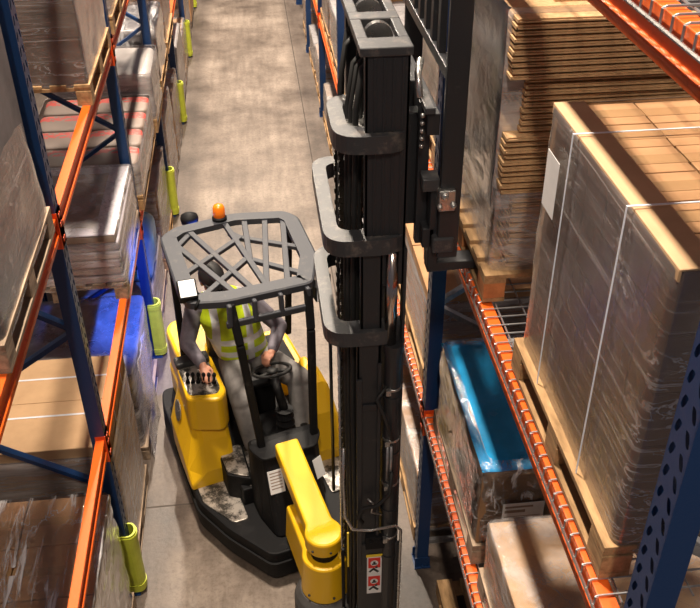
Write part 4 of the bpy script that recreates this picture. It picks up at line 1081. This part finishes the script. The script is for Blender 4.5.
for sx in (-1, 1): b.ball(hp(sx * .030, .078, .008), .010, 10)
b.build('eyes', 'eye', person, smooth=True)
b = MB()
rings = []
for i in range(9):
    ph = -.15 + (PI / 2 + .05) * i / 8
    rings.append([hp(.093 * math.cos(ph) * math.cos(2 * PI * k / 26), -.01 + .116 * math.cos(ph) * math.sin(2 * PI * k / 26), .045 + .108 * math.sin(ph)) for k in range(26)])
b.loft(rings)
nb_ = 12; up1 = []; up2 = []
for i in range(nb_ + 1):
    a = PI * (.1 + .8 * i / nb_); c_, s_ = math.cos(a), math.sin(a)
    up1.append((hp(.090 * c_, -.01 + .112 * s_, .050), hp(.086 * c_, -.01 + .112 * s_ + .065 * s_ ** .6, .030 + .012 * s_)))
for dz in (0,):
    for i in range(nb_):
        q = [up1[i][0], up1[i][1], up1[i + 1][1], up1[i + 1][0]]; o_ = HR.to_3x3() @ Vector((0, 0, .006))
        v1 = [b.bm.verts.new(p) for p in q]; v2 = [b.bm.verts.new(p + o_) for p in q]
        b.bm.faces.new(v1[::-1]); b.bm.faces.new(v2)
        for k in range(4): b.bm.faces.new((v1[k], v1[(k + 1) % 4], v2[(k + 1) % 4], v2[k]))
b.build('cap', 'cap', person, smooth=True)
b = MB(); b.ball(hp(0, -.035, -.005), (.080, .078, .066), 16, HR); b.build('hair', 'hair', person, smooth=True)
# jacket
b = MB()
def torso(b, grow, z0, z1, n=12):
    rings = []
    for i in range(n + 1):
        t = i / n; z = z0 + (z1 - z0) * t
        k = (z - HIP.z) / (NK.z - HIP.z); c = HIP.lerp(NK, k)
        c = Vector((c.x, c.y + .015 * math.sin(k * 3), z))
        wx = .185 + .03 * min(1, max(0, k)) - (max(0, k - .72) * .40); wy = .135 + .015 * math.sin(max(0, min(1, k)) * PI) - max(0, k - .75) * .15
        r_ = []
        for j in range(30):
            a = 2 * PI * j / 30; ca, sa = math.cos(a), math.sin(a)
            q = math.copysign(abs(ca) ** .8, ca) * (wx + grow), math.copysign(abs(sa) ** .85, sa) * (wy + grow)
            nz_ = .006 * noise.noise(Vector((a * 2.2, z * 14, grow * 90)))
            r_.append(Vector((c.x + q[0] * (1 + nz_ * 6), c.y + q[1] * (1 + nz_ * 6), z)))
        rings.append(r_)
    b.loft(rings)
torso(b, 0, .95, 1.635)
capsule(b, [SHR + Vector((-.03, 0, .0)), SHR + Vector((.015, 0, -.02)), ELR, WRR + (ELR - WRR) * .12], [.085, .076, .062, .046]); capsule(b, [SHL + Vector((.03, 0, 0)), SHL + Vector((-.015, 0, -.02)), ELL, WRL + (ELL - WRL) * .14], [.085, .076, .062, .046])
capsule(b, [(.13, -.39, 1.60), (.15, -.375, 1.665)], [.085, .068])
b.build('jacket', 'jacket', person, remesh=.010, sm=2)
b = MB(); torso(b, .018, 1.07, 1.60, 14)
capsule(b, [(.275, -.415, 1.575), (.19, -.39, 1.63)], [.060, .055]); capsule(b, [(-.02, -.40, 1.57), (.07, -.385, 1.63)], [.060, .055])
b.build('safety_vest', 'vest', person, remesh=.009, sm=3)
b = MB()
capsule(b, [HIP + Vector((-.07, .0, -.03)), HIP + Vector((.07, .0, -.03))], [.15, .15])
capsule(b, [(.08, -.35, .985), (.16, .13, .995), (.13, .23, .62)], [.125, .095, .072]); capsule(b, [(-.12, -.35, .985), (-.315, .06, 1.0), (-.29, .18, .62)], [.125, .095, .072])
b.build('trousers', 'trousers', person, remesh=.012, sm=3)
for x in (.13, -.29):
    b = MB(); capsule(b, [(x, .19, .66), (x, .20, .58)], [.055, .055]); capsule(b, [(x, .18, .555), (x, .28, .545), (x, .34, .54)], [.045, .045, .036]); b.build('boot', 'boot', person, remesh=.009)

# ------------------------------------------------------------------ light
def lamp(y, e, x=0):
    l = bpy.data.lights.new('hall_and_fill_lamp', 'AREA'); l.shape = 'RECTANGLE'; l.size = .35; l.size_y = 1.2; l.energy = e; l.color = (1, .86, .70)
    o = bpy.data.objects.new('hall_and_fill_lamp', l); COL.objects.link(o); o.location = (x, y, 11.5)
for y, e in ((-3.6, 850), (4.6, 2100), (13.6, 3300), (22.5, 2600)): lamp(y, e, -.45)  # lamp behind the viewpoint is added fill; the others are the hall row
l = bpy.data.lights.new('blue_spot', 'SPOT'); l.energy = 460; l.color = (.05, .16, 1); l.spot_size = math.radians(72); l.spot_blend = .9; l.shadow_soft_size = .02
o = bpy.data.objects.new('blue_spot', l); COL.objects.link(o)
src = Vector((-.52, 6.12, 2.10)); o.location = src
d = Vector((-1.15, 6.85, .55)) - src; o.rotation_euler = d.to_track_quat('-Z', 'Y').to_euler()
w = bpy.data.worlds.new('hall'); SC.world = w; w.use_nodes = True
bg = w.node_tree.nodes['Background']; bg.inputs[0].default_value = (.95, .88, .95, 1); bg.inputs[1].default_value = .15
SC.view_settings.view_transform = 'Standard'; SC.view_settings.look = 'None'; SC.view_settings.gamma = 1; SC.view_settings.use_curve_mapping = False
SC.view_settings.exposure = -.5
SC.cycles.max_bounces = 10; SC.cycles.transparent_max_bounces = 24
